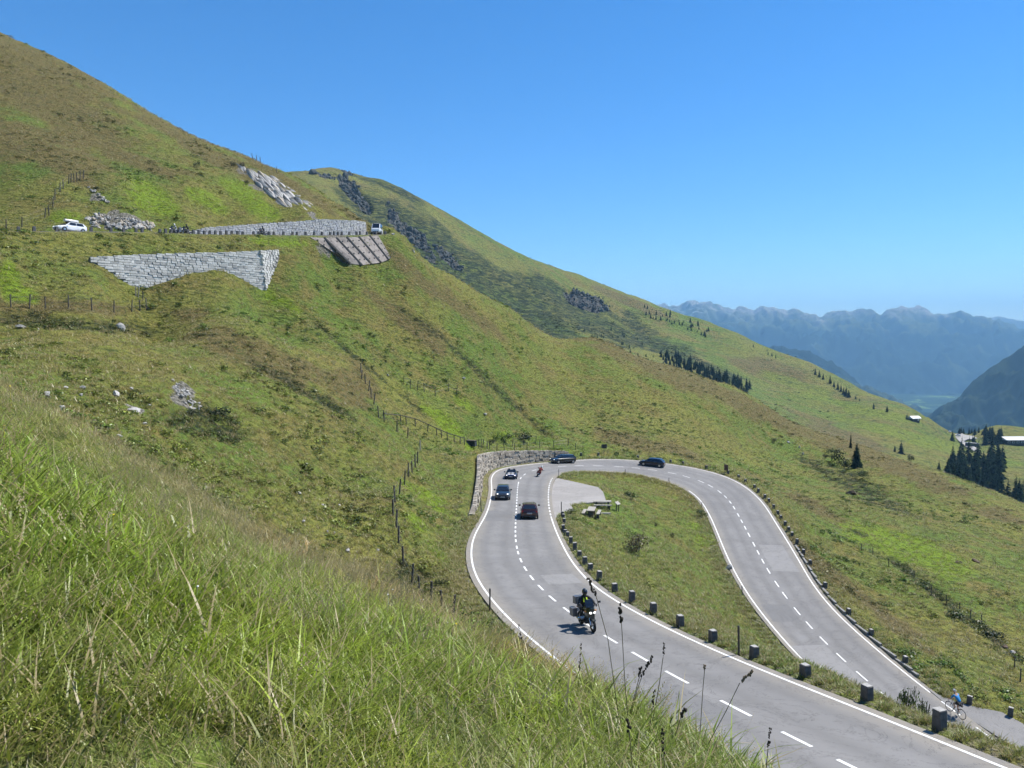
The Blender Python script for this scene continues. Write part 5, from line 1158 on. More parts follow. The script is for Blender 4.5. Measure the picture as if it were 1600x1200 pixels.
# ------------------------------------------------------------------ vegetation helpers
def leaf_mat(name, c, c2, trans=0.35, tint=False, rough=0.6, gloss=0.03):
    m = bpy.data.materials.new(name); m.use_nodes = True; g = NG(m); g.n.clear()
    out = g.n.new('ShaderNodeOutputMaterial'); d = g.n.new('ShaderNodeBsdfDiffuse'); t = g.n.new('ShaderNodeBsdfTranslucent'); mx = g.n.new('ShaderNodeMixShader'); gl = g.n.new('ShaderNodeBsdfGlossy'); m2 = g.n.new('ShaderNodeMixShader')
    oi = g.n.new('ShaderNodeObjectInfo')
    cc = g.mix(oi.outputs['Random'], c, c2)
    if tint:
        a = g.n.new('ShaderNodeAttribute'); a.attribute_type = 'INSTANCER'; a.attribute_name = 'tint'; cc = a.outputs['Color']
    va = g.n.new('ShaderNodeAttribute'); va.attribute_name = 'shade'
    k = g.math('ADD', g.math('MULTIPLY', va.outputs['Fac'], 1.1), 0.45)
    comb = g.n.new('ShaderNodeVectorMath'); comb.operation = 'SCALE'; g.l.new(cc, comb.inputs[0]); g.l.new(k, comb.inputs['Scale'])
    dry = g.n.new('ShaderNodeAttribute'); dry.attribute_name = 'dry'
    cc = g.mix(dry.outputs['Fac'], comb.outputs[0], (0.40, 0.33, 0.17))
    g.l.new(cc, d.inputs['Color']); g.l.new(cc, t.inputs['Color']); mx.inputs[0].default_value = trans
    g.l.new(d.outputs[0], mx.inputs[1]); g.l.new(t.outputs[0], mx.inputs[2])
    gl.inputs['Roughness'].default_value = rough * 0.7; m2.inputs[0].default_value = gloss
    g.l.new(mx.outputs[0], m2.inputs[1]); g.l.new(gl.outputs[0], m2.inputs[2]); g.l.new(m2.outputs[0], out.inputs['Surface'])
    return m
def tri_mesh(name, V, Fc, shade, dry, m):
    me = bpy.data.meshes.new(name); me.from_pydata(V, [], Fc); me.update()
    for nm, val in (('shade', shade), ('dry', dry)):
        a = me.attributes.new(nm, 'FLOAT', 'POINT'); a.data.foreach_set('value', np.asarray(val, np.float32))
    me.materials.append(m); return me
def blades(name, n, rad, h0, h1, w0, bend, m, seed, dry_p=0.15, seeds=False, seg=3, lean=0.25):
    rs = random.Random(seed); V, Fc, S, D = [], [], [], []
    for k in range(n):
        a, r_ = rs.uniform(0, 6.283), rad * math.sqrt(rs.random()); bx_, by_ = r_ * math.cos(a), r_ * math.sin(a)
        h = rs.uniform(h0, h1); da = rs.uniform(0, 6.283); ln = rs.uniform(0.3, 1) * lean; bd_ = rs.uniform(0.2, 1) * bend; w = w0 * rs.uniform(0.7, 1.3)
        dx, dy = math.cos(da), math.sin(da); sx, sy = -dy, dx; sh = rs.random(); dr = 1.0 if rs.random() < dry_p else rs.uniform(0, 0.25); b0 = len(V)
        fa = rs.uniform(-0.6, 0.6); sx, sy = sx * math.cos(fa) - sy * math.sin(fa), sx * math.sin(fa) + sy * math.cos(fa)
        for q in range(seg + 1):
            t = q / seg; o = h * (ln * t + bd_ * t * t); z = h * (t - 0.25 * bd_ * t * t); ww = w * (1 - t) ** 0.7 if not seeds else w * 0.5
            V.append((bx_ + dx * o - sx * ww / 2, by_ + dy * o - sy * ww / 2, z)); V.append((bx_ + dx * o + sx * ww / 2, by_ + dy * o + sy * ww / 2, z)); S += [sh, sh]; D += [dr, dr]
            if q: Fc.append((b0 + 2 * q - 2, b0 + 2 * q - 1, b0 + 2 * q + 1, b0 + 2 * q))
        if seeds:
            tx, ty, tz = bx_ + dx * h * (ln + bd_), by_ + dy * h * (ln + bd_), h * (1 - 0.25 * bd_)
            for q in range(7):
                f = q / 6; sp_ = w * 2.4 * (1 - 0.7 * f); ax_ = rs.uniform(0, 6.283); c = (tx + dx * 0.05 * f + math.cos(ax_) * sp_, ty + dy * 0.05 * f + math.sin(ax_) * sp_, tz - 0.03 + 0.10 * f); b1 = len(V); e = w * 1.5
                V += [(c[0] - e, c[1], c[2]), (c[0] + e * .6, c[1] + e, c[2] + e * .4), (c[0] + e * .2, c[1] - e * .5, c[2] + e * 2.2)]; S += [sh] * 3; D += [1.0] * 3; Fc.append((b1, b1 + 1, b1 + 2))
    return tri_mesh(name, V, Fc, S, D, m)
def leaves(name, n, rx, rz, size, m, seed, stems=0, hollow=0.35, lobes=4):
    """leaf-sized faces in an uneven, gappy crown"""
    rs = random.Random(seed); V, Fc, S, D = [], [], [], []
    cs = [(rs.uniform(-.55, .55) * rx, rs.uniform(-.55, .55) * rx, rz * rs.uniform(.35, .8), rs.uniform(.45, .75)) for _ in range(lobes)]
    for k in range(n):
        cx, cy, cz, sc_ = rs.choice(cs); u = rs.uniform(-1, 1); a = rs.uniform(0, 6.283); q = (hollow + (1 - hollow) * rs.random() ** 0.5) * sc_; s_ = math.sqrt(1 - u * u)
        c = Vector((cx + rx * q * s_ * math.cos(a), cy + rx * q * s_ * math.sin(a), max(0.01, cz + rz * .6 * q * u)))
        nrm = (Vector((s_ * math.cos(a), s_ * math.sin(a), u + 0.5)) + Vector((rs.uniform(-1, 1), rs.uniform(-1, 1), rs.uniform(-1, 1))) * 0.8).normalized()
        t1 = nrm.orthogonal().normalized(); t2 = nrm.cross(t1); e = size * rs.uniform(.6, 1.4); b1 = len(V); ra = rs.uniform(0, 6.283); t1, t2 = t1 * math.cos(ra) + t2 * math.sin(ra), t2 * math.cos(ra) - t1 * math.sin(ra)
        V += [tuple(c - t1 * e * .5), tuple(c + t2 * e * .32), tuple(c + t1 * e * .5), tuple(c - t2 * e * .32)]; sh = rs.random(); S += [sh] * 4; D += [0.0 if rs.random() > .06 else .5] * 4; Fc.append((b1, b1 + 1, b1 + 2, b1 + 3))
    return tri_mesh(name, V, Fc, S, D, m)
def scatter(name, P, rotz, scale, tint, idx, variants, tilt=None):
    """one mass of plants: instances of a few clumps on computed points"""
    cl = bpy.data.collections.new(name + '_clumps')
    for k, me in enumerate(variants): 
        o = bpy.data.objects.new(f'{k:02d}_{name}', me); cl.objects.link(o)
    me = bpy.data.meshes.new(name); n = len(P); me.vertices.add(n); me.vertices.foreach_set('co', np.asarray(P, np.float32).ravel())
    rot = np.zeros((n, 3), np.float32); rot[:, 2] = rotz
    if tilt is not None: rot[:, :2] = tilt
    for nm, ty, key, val in (('rot', 'FLOAT_VECTOR', 'vector', rot), ('scl', 'FLOAT_VECTOR', 'vector', np.asarray(scale, np.float32)), ('tint', 'FLOAT_COLOR', 'color', np.c_[tint, np.ones(n)].astype(np.float32)), ('idx', 'INT', 'value', np.asarray(idx, np.int32))):
        a = me.attributes.new(nm, ty, 'POINT'); a.data.foreach_set(key, np.ascontiguousarray(val).ravel())
    o = link(name, me); g = bpy.data.node_groups.new(name, 'GeometryNodeTree')
    g.interface.new_socket('Geometry', in_out='INPUT', socket_type='NodeSocketGeometry'); g.interface.new_socket('Geometry', in_out='OUTPUT', socket_type='NodeSocketGeometry')
    N = g.nodes; gi, go = N.new('NodeGroupInput'), N.new('NodeGroupOutput'); mp = N.new('GeometryNodeMeshToPoints'); ip = N.new('GeometryNodeInstanceOnPoints'); ci = N.new('GeometryNodeCollectionInfo')
    ci.inputs['Collection'].default_value = cl; ci.inputs['Separate Children'].default_value = True; ci.inputs['Reset Children'].default_value = True; ip.inputs['Pick Instance'].default_value = True
    def na(nm, ty): q = N.new('GeometryNodeInputNamedAttribute'); q.data_type = ty; q.inputs['Name'].default_value = nm; return q.outputs['Attribute']
    er = N.new('FunctionNodeEulerToRotation'); g.links.new(na('rot', 'FLOAT_VECTOR'), er.inputs[0])
    g.links.new(gi.outputs[0], mp.inputs[0]); g.links.new(mp.outputs[0], ip.inputs['Points']); g.links.new(ci.outputs[0], ip.inputs['Instance']); g.links.new(na('idx', 'INT'), ip.inputs['Instance Index'])
    g.links.new(er.outputs[0], ip.inputs['Rotation']); g.links.new(na('scl', 'FLOAT_VECTOR'), ip.inputs['Scale']); g.links.new(ip.outputs[0], go.inputs[0])
    md = o.modifiers.new('plants', 'NODES'); md.node_group = g
    return props(o, kind='stuff')
M_tint = leaf_mat('turf_blades', (.1, .12, .03), (.1, .12, .03), 0.45, True)
M_shr = leaf_mat('shrub_leaves', (.05, .06, .015), (.05, .06, .015), 0.22, True)

# ------------------------------------------------------------------ dwarf shrubs and tussocks on the hillside
def polar_points(n, r0, r1, th0, th1, seed):
    g = np.random.default_rng(seed); th = np.radians(g.uniform(th0, th1, n)); r_ = np.exp(g.uniform(math.log(r0), math.log(r1), n)); return g, np.sin(th) * r_, np.cos(th) * r_, r_, th
def grid_at(A, x, y):
    th = np.arctan2(x, y); lr = np.log(np.hypot(x, y)); i = np.clip(np.interp(th, TH, np.arange(len(TH))).round().astype(int), 0, len(TH) - 1); j = np.clip(np.interp(lr, LR, np.arange(len(RR))).round().astype(int), 0, len(RR) - 1); return A[i, j]
def turf_tint(x, y, g, n):
    big, mid_ = fbm(x / 28, y / 28, 201, 4), fbm(x / 7, y / 7, 207, 4)
    c = np.array([.130, .185, .032])[None] * (1 - sstep(-.15, .25, big))[:, None] + np.array([.205, .208, .048])[None] * sstep(-.15, .25, big)[:, None]
    k = (sstep(.0, .5, mid_) * .6)[:, None]; c = c * (1 - k) + np.array([.215, .180, .058])[None] * k
    for at_, cc in ((at_l, (.19, .27, .02)), (at_b, (.165, .125, .052)), (at_d, (.035, .048, .014))):
        k = (grid_at(at_, x, y) * .75)[:, None]; c = c * (1 - k) + np.array(cc)[None] * k
    return c * g.uniform(.75, 1.25, n)[:, None]
_uoff = np.full(TZ.shape, 99.0); _uoff[:, idx] = uoff
clear = np.minimum(near, np.where(unear < 50, unear, 99)); clear = np.where(inside(LAYBY_P, TX, TY) | inside(PULL_P, TX, TY), -1, clear)
clear = np.where(onw & (tb < 1.0), -1, clear)
def keep(x, y, margin):
    c = grid_at(clear, x, y); return c > margin
NS = 30000
g_, x, y, r_, th = polar_points(NS, 20, 300, -36, 36, 61)
k = keep(x, y, .9) & (grid_at(at_r, x, y) < .6); patch = fbm(x / 11, y / 11, 221, 4) + .5 * fbm(x / 3.5, y / 3.5, 227, 2) + grid_at(at_d, x, y) * .9 - grid_at(at_l, x, y) * .5
island = (grid_at(near, x, y) < 14) & (grid_at(noff, x, y) < 0) & (r_ < 140)
k &= (patch > .10) & ~(island & (patch < .75))
x, y, r_ = x[k], y[k], r_[k]; n = len(x); sc = np.clip(g_.lognormal(-.42, .45, n), .25, 1.6) * (.35 + .75 * (r_ / 120) ** .6); sc = np.minimum(sc, 1.7) * .9
P = np.stack([x, y, heights(x, y) - .04], 1); tn = turf_tint(x, y, g_, n) * np.array([.85, 1.0, .8]) 
dk = g_.random(n) < .22; tn[dk] *= np.array([.6, .66, .6])
shr = [leaves('dwarf_shrub', 70, .62, .42, .17, M_shr, 300 + k_, lobes=4) for k_ in range(5)]
scatter('dwarf_shrubs', P, g_.uniform(0, 6.28, n), np.stack([sc * g_.uniform(.9, 1.5, n), sc, sc * g_.uniform(.6, 1.0, n)], 1), tn, g_.integers(0, 5, n), shr)
NT = 62000
g_, x, y, r_, th = polar_points(NT, 17, 260, -36, 36, 62); k = keep(x, y, .35) & (grid_at(at_r, x, y) < .7)
x, y, r_ = x[k], y[k], r_[k]; n = len(x); sc = g_.uniform(.6, 1.25, n) * (.55 + .9 * (r_ / 120) ** .7); P = np.stack([x, y, heights(x, y) - .03], 1)
vg = grid_at(clear, x, y) < 2.0; sc[vg] *= .7
tuf = [blades('grass_tuft', 16, .22, .12, .34, .035, .7, M_tint, 320 + k_, .18, False, 2, .7) for k_ in range(5)]
scatter('hillside_tufts', P, g_.uniform(0, 6.28, n), np.stack([sc, sc, sc * g_.uniform(.6, 1.1, n)], 1), turf_tint(x, y, g_, n) * 1.12, g_.integers(0, 5, n), tuf)

# ------------------------------------------------------------------ meadow grass round the camera
NG1 = 21000
g_, x, y, r_, th = polar_points(NG1, 1.0, 26, -44, 44, 63)
k = keep(x, y, .5); x, y, r_, th = x[k], y[k], r_[k], th[k]; n = len(x)
rs_ = np.interp(th, [math.atan((q[0] - 800) / F_PX) for q in SIL] + [.2, .4, .6], [q[2] for q in SIL] + [6, 5, 4.3])   # distance of the brow
q_ = r_ / rs_; nz1, nz2 = fbm(x / 1.7, y / 1.7, 241, 3), fbm(x / .7, y / .7, 247, 2)
dryness = np.clip(sstep(4.4, 7.5, r_ * (1 + .35 * nz1)) * (1 - .45 * sstep(-.2, -.45, th) * sstep(.9, .6, q_)) * .95 + .35 * sstep(3.6, 2.6, r_ * (1 + .3 * nz1)) + .25 * nz2, 0, 1)
left = np.clip(sstep(-.15, -.5, th) * sstep(.3, .6, q_) + sstep(.05, .35, fbm(x / 1.1, y / 1.1, 251, 2)) * sstep(4.2, 2.8, r_), 0, 1)
col_g = np.stack([  .200 + .05 * nz1, .290 + .05 * nz1, .026 + 0 * nz1], 1); col_l = np.array([.175, .215, .075])[None]; col_d = np.array([.31, .235, .095])[None]
c = col_g * (1 - left[:, None] * .8) + col_l * left[:, None] * .8; c = c * (1 - dryness[:, None] * .7) + col_d * dryness[:, None] * .7
red = (sstep(.62, .9, q_) * sstep(-.35, .15, nz2))[:, None] * .7; c = c * (1 - red) + np.array([.34, .17, .075])[None] * red
pt = fbm(x / 1.3 + 40, y / 1.3, 257, 3); lime = sstep(.12, .45, pt)[:, None] * (1 - dryness)[:, None]; c = c * (1 - .6 * lime) + np.array([.26, .34, .02])[None] * .6 * lime
c = np.clip(c * (g_.uniform(.7, 1.35, n) * (1 + .25 * np.clip(fbm(x / .9, y / .9 + 9, 263, 2), -1, 1)))[:, None], .01, .6)
gv = []
for lv, (wk, ck, rk_) in enumerate(((.85, 1.15, 1.0), (1.1, 1.9, 1.7), (1.5, 2.8, 2.8))):          # near, middle and far clumps
    gv += [blades('green_blades', int(13 * ck), .10 * rk_, .08, .25, .0110 * wk, 1.1, M_tint, 340 + k_ + 40 * lv, .12, False, 3, .6) for k_ in range(4)]
    gv += [blades('short_grass', int(20 * ck), .13 * rk_, .05, .13, .0085 * wk, .9, M_tint, 350 + k_ + 40 * lv, .25, False, 2, 1.0) for k_ in range(4)]
    gv += [blades('straw_grass', int(8 * ck), .11 * rk_, .12, .26, .0032 * wk, .5, M_tint, 360 + k_ + 40 * lv, .35, True, 3, .35) for k_ in range(4)]
lev = np.where(r_ < 4.2, 0, np.where(r_ < 8.5, 1, 2))
u = g_.random(n); typ = np.where(u < .03 + .42 * dryness * sstep(3.4, 5.0, r_), 2, np.where(u < .38 + .25 * dryness + .3 * left, 1, 0))
sc = g_.uniform(.7, 1.15, n) * (.95 - .012 * np.minimum(r_, 16)) * np.where(g_.random(n) < .04, 1.5, 1); sc *= np.where(typ == 0, 1 - .35 * left, 1) * (1 - .4 * left)
P = np.stack([x, y, heights(x, y) - .015], 1); sx = sc * (1 + .012 * r_)
scatter('meadow_grass', P, g_.uniform(0, 6.28, n), np.stack([sx, sx, sc], 1), c, lev * 12 + typ * 4 + g_.integers(0, 4, n), gv)
fl = []
for k, (cc, rr) in enumerate((((.75, .74, .70), .011), ((.80, .62, .03), .010), ((.45, .22, .40), .009))):
    mb = MB(); mb.cyl((0, 0, 0), (.01, 0, .26), .0016, .0012, 4); mb.cyl((.01, 0, .258), (.01, 0, .266), rr, rr * .8, 8); me = mb.mesh('flower'); me.materials.append(mat(f'petals_{k}', cc, .8)); fl.append(me)
gf, xf, yf, rf, tf = polar_points(36, 4.0, 16, -36, 20, 64); kf = keep(xf, yf, 1); xf, yf, rf = xf[kf], yf[kf], rf[kf]; nf = len(xf); sf = .6 + .035 * rf
scatter('meadow_flowers', np.stack([xf, yf, heights(xf, yf)], 1), gf.uniform(0, 6.28, nf), np.stack([sf, sf, gf.uniform(.55, .85, nf)], 1), np.ones((nf, 3)), gf.choice([0, 1, 2], nf, p=[.45, .4, .15]), fl)
# rough grass along the road verges
vi = []
gq = np.random.default_rng(71)
for i in range(20, N_ST - 6):
    d = np.hypot(*RC[i, :2]); m_ = int(np.clip(900 / d, 4, 30))
    for s_ in (1, -1):
        for _ in range(m_):
            o = (WL[i] if s_ > 0 else WR[i]) + .55 + abs(gq.normal(0, 1.1)); p = road_pt(i, s_ * o); vi.append((p[0], p[1]))
vi = np.array(vi); x, y = vi[:, 0], vi[:, 1]; k = keep(x, y, .12); x, y = x[k], y[k]; n = len(x); r_ = np.hypot(x, y); sc = gq.uniform(.5, 1.1, n) * (.7 + r_ / 120)
scatter('verge_grass', np.stack([x, y, heights(x, y) - .02], 1), gq.uniform(0, 6.28, n), np.stack([sc, sc, sc], 1), turf_tint(x, y, gq, n) * np.array([1.15, 1.2, 1.1]), gq.integers(0, 5, n), tuf)

# scrub and broken rock on the mountain ridge
g_ = np.random.default_rng(81); w_r = np.argwhere((f_r > .35) & (FPX > 440) & (FPX < 1000) & (FR > 450)[None]); w_r = w_r[g_.integers(0, len(w_r), 3000)]
P = np.stack([FX[w_r[:, 0], w_r[:, 1]], FY[w_r[:, 0], w_r[:, 1]], FZ[w_r[:, 0], w_r[:, 1]]], 1); P[:, :2] += g_.uniform(-3, 3, (len(P), 2)); n = len(P); sc = g_.lognormal(.72, .45, n)
CRK = []
for k in range(5):
    rs = random.Random(900 + k); bm = bmesh.new(); bmesh.ops.create_icosphere(bm, subdivisions=1, radius=.6)
    for v in bm.verts: v.co *= rs.uniform(.6, 1.15)
    me = bpy.data.meshes.new('crag'); bm.to_mesh(me); bm.free(); me.materials.append(mat('crag_rock', (.070, .074, .066), .95, noise=.6, nscale=2)); CRK.append(me)
scatter('crag_rocks', P, g_.uniform(0, 6.28, n), np.stack([sc, sc, sc * g_.uniform(.7, 1.5, n)], 1), np.ones((n, 3)) * .1, g_.integers(0, 5, n), CRK)
dens = np.clip(f_d * 1.0 + .10, 0, 1) * (fbm(FX / 45, FY / 45, 271, 3) > .02) * (FPX > 560) * (FPX < 1300) * (FR > 430)[None] * (f_r < .5)
w_s = np.argwhere(g_.random(dens.shape) < dens * .22); P = np.stack([FX[w_s[:, 0], w_s[:, 1]], FY[w_s[:, 0], w_s[:, 1]], FZ[w_s[:, 0], w_s[:, 1]] - .2], 1); P[:, :2] += g_.uniform(-2.5, 2.5, (len(P), 2)); n = len(P)
if n > 14000: P = P[g_.permutation(n)[:14000]]; n = 14000
sc = g_.uniform(1.3, 3.6, n); scatter('ridge_scrub', P, g_.uniform(0, 6.28, n), np.stack([sc, sc, sc * .8], 1), np.array([.035, .055, .018])[None] * g_.uniform(.6, 1.4, n)[:, None], g_.integers(0, 5, n), shr)

# tall flowering stalks in front of the road
M_stem = mat('stalk_stem', (.10, .085, .04), .8); M_head = mat('seed_head', (.035, .026, .016), .9, noise=.3, nscale=60); M_head2 = mat('pale_seed_head', (.20, .14, .08), .9)
ST = [((918,903),(931,930),(950,1000),(972,1240),4.4,'tallest dark grass stalk, its head overlapping the motorcycle rider'),((967,946),(971,972),(976,1060),(984,1260),4.4,'tall dark-headed grass stalk right of the motorcycle'),((1038,1001),(1036,1027),(1030,1070),(1012,1230),4.6,'grass stalk with narrow dark head over the second lane dash'),((1177,1048),(1156,1067),(1135,1110),(1085,1230),4.4,'grass stalk bending right with shaggy brown head'),((1001,1041),(999,1058),(992,1085),(975,1220),4.7,'short forked dark grass stalk, left head'),((1019,1026),(1003,1056),(995,1080),(978,1220),4.7,'short forked dark grass stalk, long slanted head'),((908,1005),(905,1046),(904,1080),(903,1180),5.2,'thin dark upright grass spike left of the motorcycle stalk'),((1101,1038),(1101,1045),(1098,1080),(1090,1230),4.6,'very thin pale stalk with tiny head over the road'),((1071,1107),(1064,1119),(1055,1150),(1040,1240),4.2,'dark grass head low over the road edge'),((1022,1080),(1019,1106),(1016,1130),(1008,1230),4.3,'narrow dark grass head beside the brow, middle'),((810,976),(815,998),(818,1015),(824,1120),6.0,'dark grass spike at the left road edge near the brow'),((980,1122),(983,1141),(985,1165),(990,1250),3.7,'dark grass head in bright green grass at bottom centre'),((1035,1139),(1037,1179),(1038,1195),(1040,1290),3.6,'thick dark grass spike at the bottom edge'),((1204,1135),(1200,1170),(1198,1190),(1194,1280),3.6,'dark grass spike at bottom right over the road'),((757,985),(745,1005),(738,1020),(725,1110),6.4,'thin slanted brown stalk on the brow, left of road'),((566,985),(568,1030),(570,1050),(572,1120),5.6,'dark upright spike in green grass, left of centre'),((640,1070),(650,1090),(656,1105),(668,1180),4.6,'slanted dark spike among green blades'),((775,1015),(778,1050),(780,1070),(784,1150),5.4,'brown upright spike on the brow, centre')]
for tp_, hb_, mid_, bs_, d, lab in ST:
    a, b, c3_, e = (Vector(at(*q, d)) for q in (tp_, hb_, mid_, bs_)); gz = height(e.x, e.y); e2 = Vector((e.x, e.y, gz - .03))
    root = empty('grass_stalk', e2, label=lab, cat='grass stalk', group='tall grass stalks on the brow')
    MB().tube([b - e2, c3_ - e2, Vector((0, 0, 0))], .0022, 5).obj('stem', M_stem, root)
    hd = MB(); L_ = (a - b).length; ax_ = (a - b).normalized(); rsd = random.Random(sum(map(ord, lab)) % 1000)
    nn = max(5, int(L_ / .011)); wd = .0075 if 'thin' in lab or 'narrow' in lab or 'spike' in lab else .0125
    for q in range(nn * 2):
        f = rsd.random(); wv = wd * (.55 + .6 * abs(math.sin(f * 9 + len(lab)))); o_ = Vector((rsd.uniform(-1, 1), rsd.uniform(-.5, .5), rsd.uniform(-1, 1))) * wv * .7
        hd.ball(b - e2 + ax_ * (L_ * f) + o_, (wv * .55, wv * .5, wv * .8), 5, 4)
    hd.obj('seed_head', M_head2 if 'brown' in lab or 'pale' in lab else M_head, root)

# ------------------------------------------------------------------ bushes
M_bushes = [leaf_mat('bush_green', (.045, .075, .018), (.07, .10, .022), .25), leaf_mat('bush_dark', (.018, .030, .012), (.028, .042, .014), .15), leaf_mat('bush_lime', (.11, .17, .02), (.13, .19, .025), .3), leaf_mat('bush_brown', (.10, .085, .045), (.13, .11, .06), .25)]
BUM = [[leaves('bush_foliage', 420, .9, 1.0, .13, m_, 400 + 10 * j + k_, lobes=6, hollow=.2) for k_ in range(2)] for j, m_ in enumerate(M_bushes)]
M_twig = mat('twig_bark', (.07, .055, .04), .9)
def bush(px, py, wpx, hpx, kind, label, rmin=25, rmax=340, twigs=5, grp=None, P=None):
    p = hit(px, py, rmin, rmax) if P is None else P; d = p[1]; w_, h_ = wpx / F_PX * d / 1.8, hpx / F_PX * d / 1.25
    root = empty('bush', p, (0, 0, random.uniform(0, 6)), label, 'bush', grp)
    o = link('foliage', random.choice(BUM[kind]), None, root); o.scale = (w_, w_, h_)
    mb = MB()
    for k in range(twigs):
        a = random.uniform(0, 6.28); mb.tube([(0, 0, -.1), (math.cos(a) * w_ * .3, math.sin(a) * w_ * .3, h_ * .55), (math.cos(a) * w_ * .5, math.sin(a) * w_ * .5, h_ * random.uniform(.9, 1.25))], .006 + .003 * w_, 4)
    mb.obj('stem', M_twig, root); return root
for px, py, w_, h_, kd, lab in [(820,692,30,20,1,'dark round shrub behind the fence above the hairpin wall'),(790,692,26,18,0,'green shrub left of the dark round shrub above the hairpin'),(776,688,16,14,2,'lime green low shrub behind the hairpin fence'),(768,694,14,10,1,'small dark shrub beside the trough fence'),(1309,727,26,30,1,'dark shrub left of the lone spruce on the slope'),(1321,735,20,22,1,'dark shrub just below and left of the lone spruce'),(1348,748,26,18,0,'green shrub below the lone spruce'),(1297,712,16,14,0,'green shrub at upper left of the spruce group'),(1209,691,12,8,1,'small dark shrub on the spur slope right of hairpin'),(993,862,52,36,3,'patch of brownish broad-leaved weeds on the grass island'),(985,781,24,16,0,'leafy weed clump on far part of the island'),(890,803,22,10,0,'low leafy weeds beside the lay-by corner'),(1096,808,24,14,0,'small green bush at right edge of the island'),(1050,840,10,9,1,'little dark bush near the middle of the island'),(1025,824,7,9,1,'tiny dark bush on the island slope'),(1553,1000,40,22,1,'dark green scrub below the right meadow fence'),(1500,968,40,16,0,'scrub along the right meadow fence'),(1424,707,12,16,1,'dark bush on spur crest'),(307,262,11,13,1,'dark little tree on the upper left slope'),(632,888,16,14,1,'dark bush at the foot of a fence post'),(690,915,30,12,1,'low dark bush left of the road edge'),(378,262,10,10,1,'dark shrub at top of the rock slab'),(364,262,9,12,1,'dark shrub left of rock slab top'),(385,288,10,8,1,'dark shrub at left flank of rock slab'),(1290,716,8,8,1,'small dark bush left of the spruce group'),(340,655,46,22,1,'dark green shrubs beside the boulder heap'),(300,650,24,14,1,'dark shrub under the boulder heap')]:
    bush(px, py, w_, h_, kd, lab, 30)
for px, py, w_, h_, lab in [(1420,1112,34,42,'twiggy green bush between the first and second guard stones from bottom right'),(1445,1124,24,30,'smaller twiggy bush right of the larger one on the verge'),(1467,1112,26,44,'slender twiggy bush behind the nearest guard stone')]:
    p = on_z(px, py, -13.0); i = nearest_station(p[0], p[1]); p = road_pt(i, -WR[i] - 1.9); p[2] = height(p[0], p[1]); q = ray(px, py)
    dd = p[1]; P_ = at(px, py, dd * 1.03); P_[2] = height(P_[0], P_[1]); bush(px, py, w_, h_ + 14, 0, lab, twigs=12, P=P_)

# ------------------------------------------------------------------ spruces
M_needle = leaf_mat('spruce_needles', (.014, .026, .013), (.022, .036, .016), .10, gloss=0.0)
M_bark = mat('spruce_bark', (.08, .06, .045), .95, noise=.3, nscale=9)
def spruce_mesh(seed, layers=16, per=11):
    rs = random.Random(seed); V, Fc, S, D = [], [], [], []
    for l_ in range(layers):
        f = l_ / (layers - 1); z = .06 + .92 * f; rad = .235 * (1 - f) ** .9 + .012; 
        for k in range(per if f < .8 else 5):
            a = rs.uniform(0, 6.283); L_ = rad * rs.uniform(.65, 1.2); w = L_ * .55; dr = L_ * rs.uniform(.25, .6); ca, sa = math.cos(a), math.sin(a); z1 = z + rs.uniform(-.025, .025); b1 = len(V)
            V += [(0, 0, z1 + .03), (ca * L_ * .6 - sa * w * .5, sa * L_ * .6 + ca * w * .5, z1 - dr * .5), (ca * L_, sa * L_, z1 - dr), (ca * L_ * .6 + sa * w * .5, sa * L_ * .6 - ca * w * .5, z1 - dr * .5), (ca * L_ * .55, sa * L_ * .55, z1 - dr * .05)]
            sh = rs.random(); S += [sh] * 5; D += [0] * 5; Fc += [(b1, b1 + 1, b1 + 4), (b1 + 1, b1 + 2, b1 + 4), (b1, b1 + 4, b1 + 3), (b1 + 4, b1 + 2, b1 + 3)]
    return tri_mesh('crown', V, Fc, S, D, M_needle)
SPM = [spruce_mesh(500 + k) for k in range(5)]; SPH = [spruce_mesh(520 + k, 22, 13) for k in range(2)]
TRM = MB().cyl((0, 0, -.08), (0, 0, .85), .022, .004, 7).mesh('trunk'); TRM.materials.append(M_bark)
def spruce(p, h_, label, grp, wide=1.0, hi=False):
    root = empty('spruce_tree', p, (0, 0, random.uniform(0, 6)), label, 'tree', grp)
    c = link('crown', random.choice(SPH if hi else SPM), None, root); c.scale = (h_ * wide, h_ * wide, h_); t = link('trunk', TRM, None, root); t.scale = (h_, h_, h_)
p = hit(1338, 731, 100); spruce(p, 42 / F_PX * p[1], 'lone dark spruce standing on the grassy spur right of the hairpin', None, 1.15, True)
p = hit(1329, 700, 100); spruce(p, 26 / F_PX * p[1], 'slim half-bare spruce just above the lone spruce', None, .45)
def spruces(lst, label, grp, far=True):
    for k, (px, py, hpx) in enumerate(sorted(lst)):
        p = far_hit(px, py); p[2] -= .3; spruce(p, max(2.5, hpx / F_PX * p[1]), label + (f', {ordw(k + 1)} from the left' if len(lst) > 1 else ''), grp, random.uniform(.95, 1.35))
rt = random.Random(17)
grove = []
while len(grove) < 90:
    px, py = rt.uniform(1478, 1566), rt.uniform(722, 792)
    if 722 + max(0, (1500 - px)) * 1.2 < py < 792 - max(0, px - 1545) * 1.5 - max(0, 1490 - px) * .5: grove.append((px, py, rt.uniform(27, 46)))
grove.sort(key=lambda q: q[1])
spruces(grove, 'spruce in the dense dark grove below the pale car park', 'spruces in the grove below the car park')
spruces([(rt.uniform(1552, 1640), rt.uniform(776, 836), rt.uniform(28, 48)) for _ in range(30)], 'spruce in the dark stand at the right edge of the photo', 'spruces at the right edge')
spruces([(rt.uniform(1538, 1564), rt.uniform(684, 698), rt.uniform(20, 28)) for _ in range(14)], 'spruce in the clump left of the long flat building', 'spruces beside the long building')
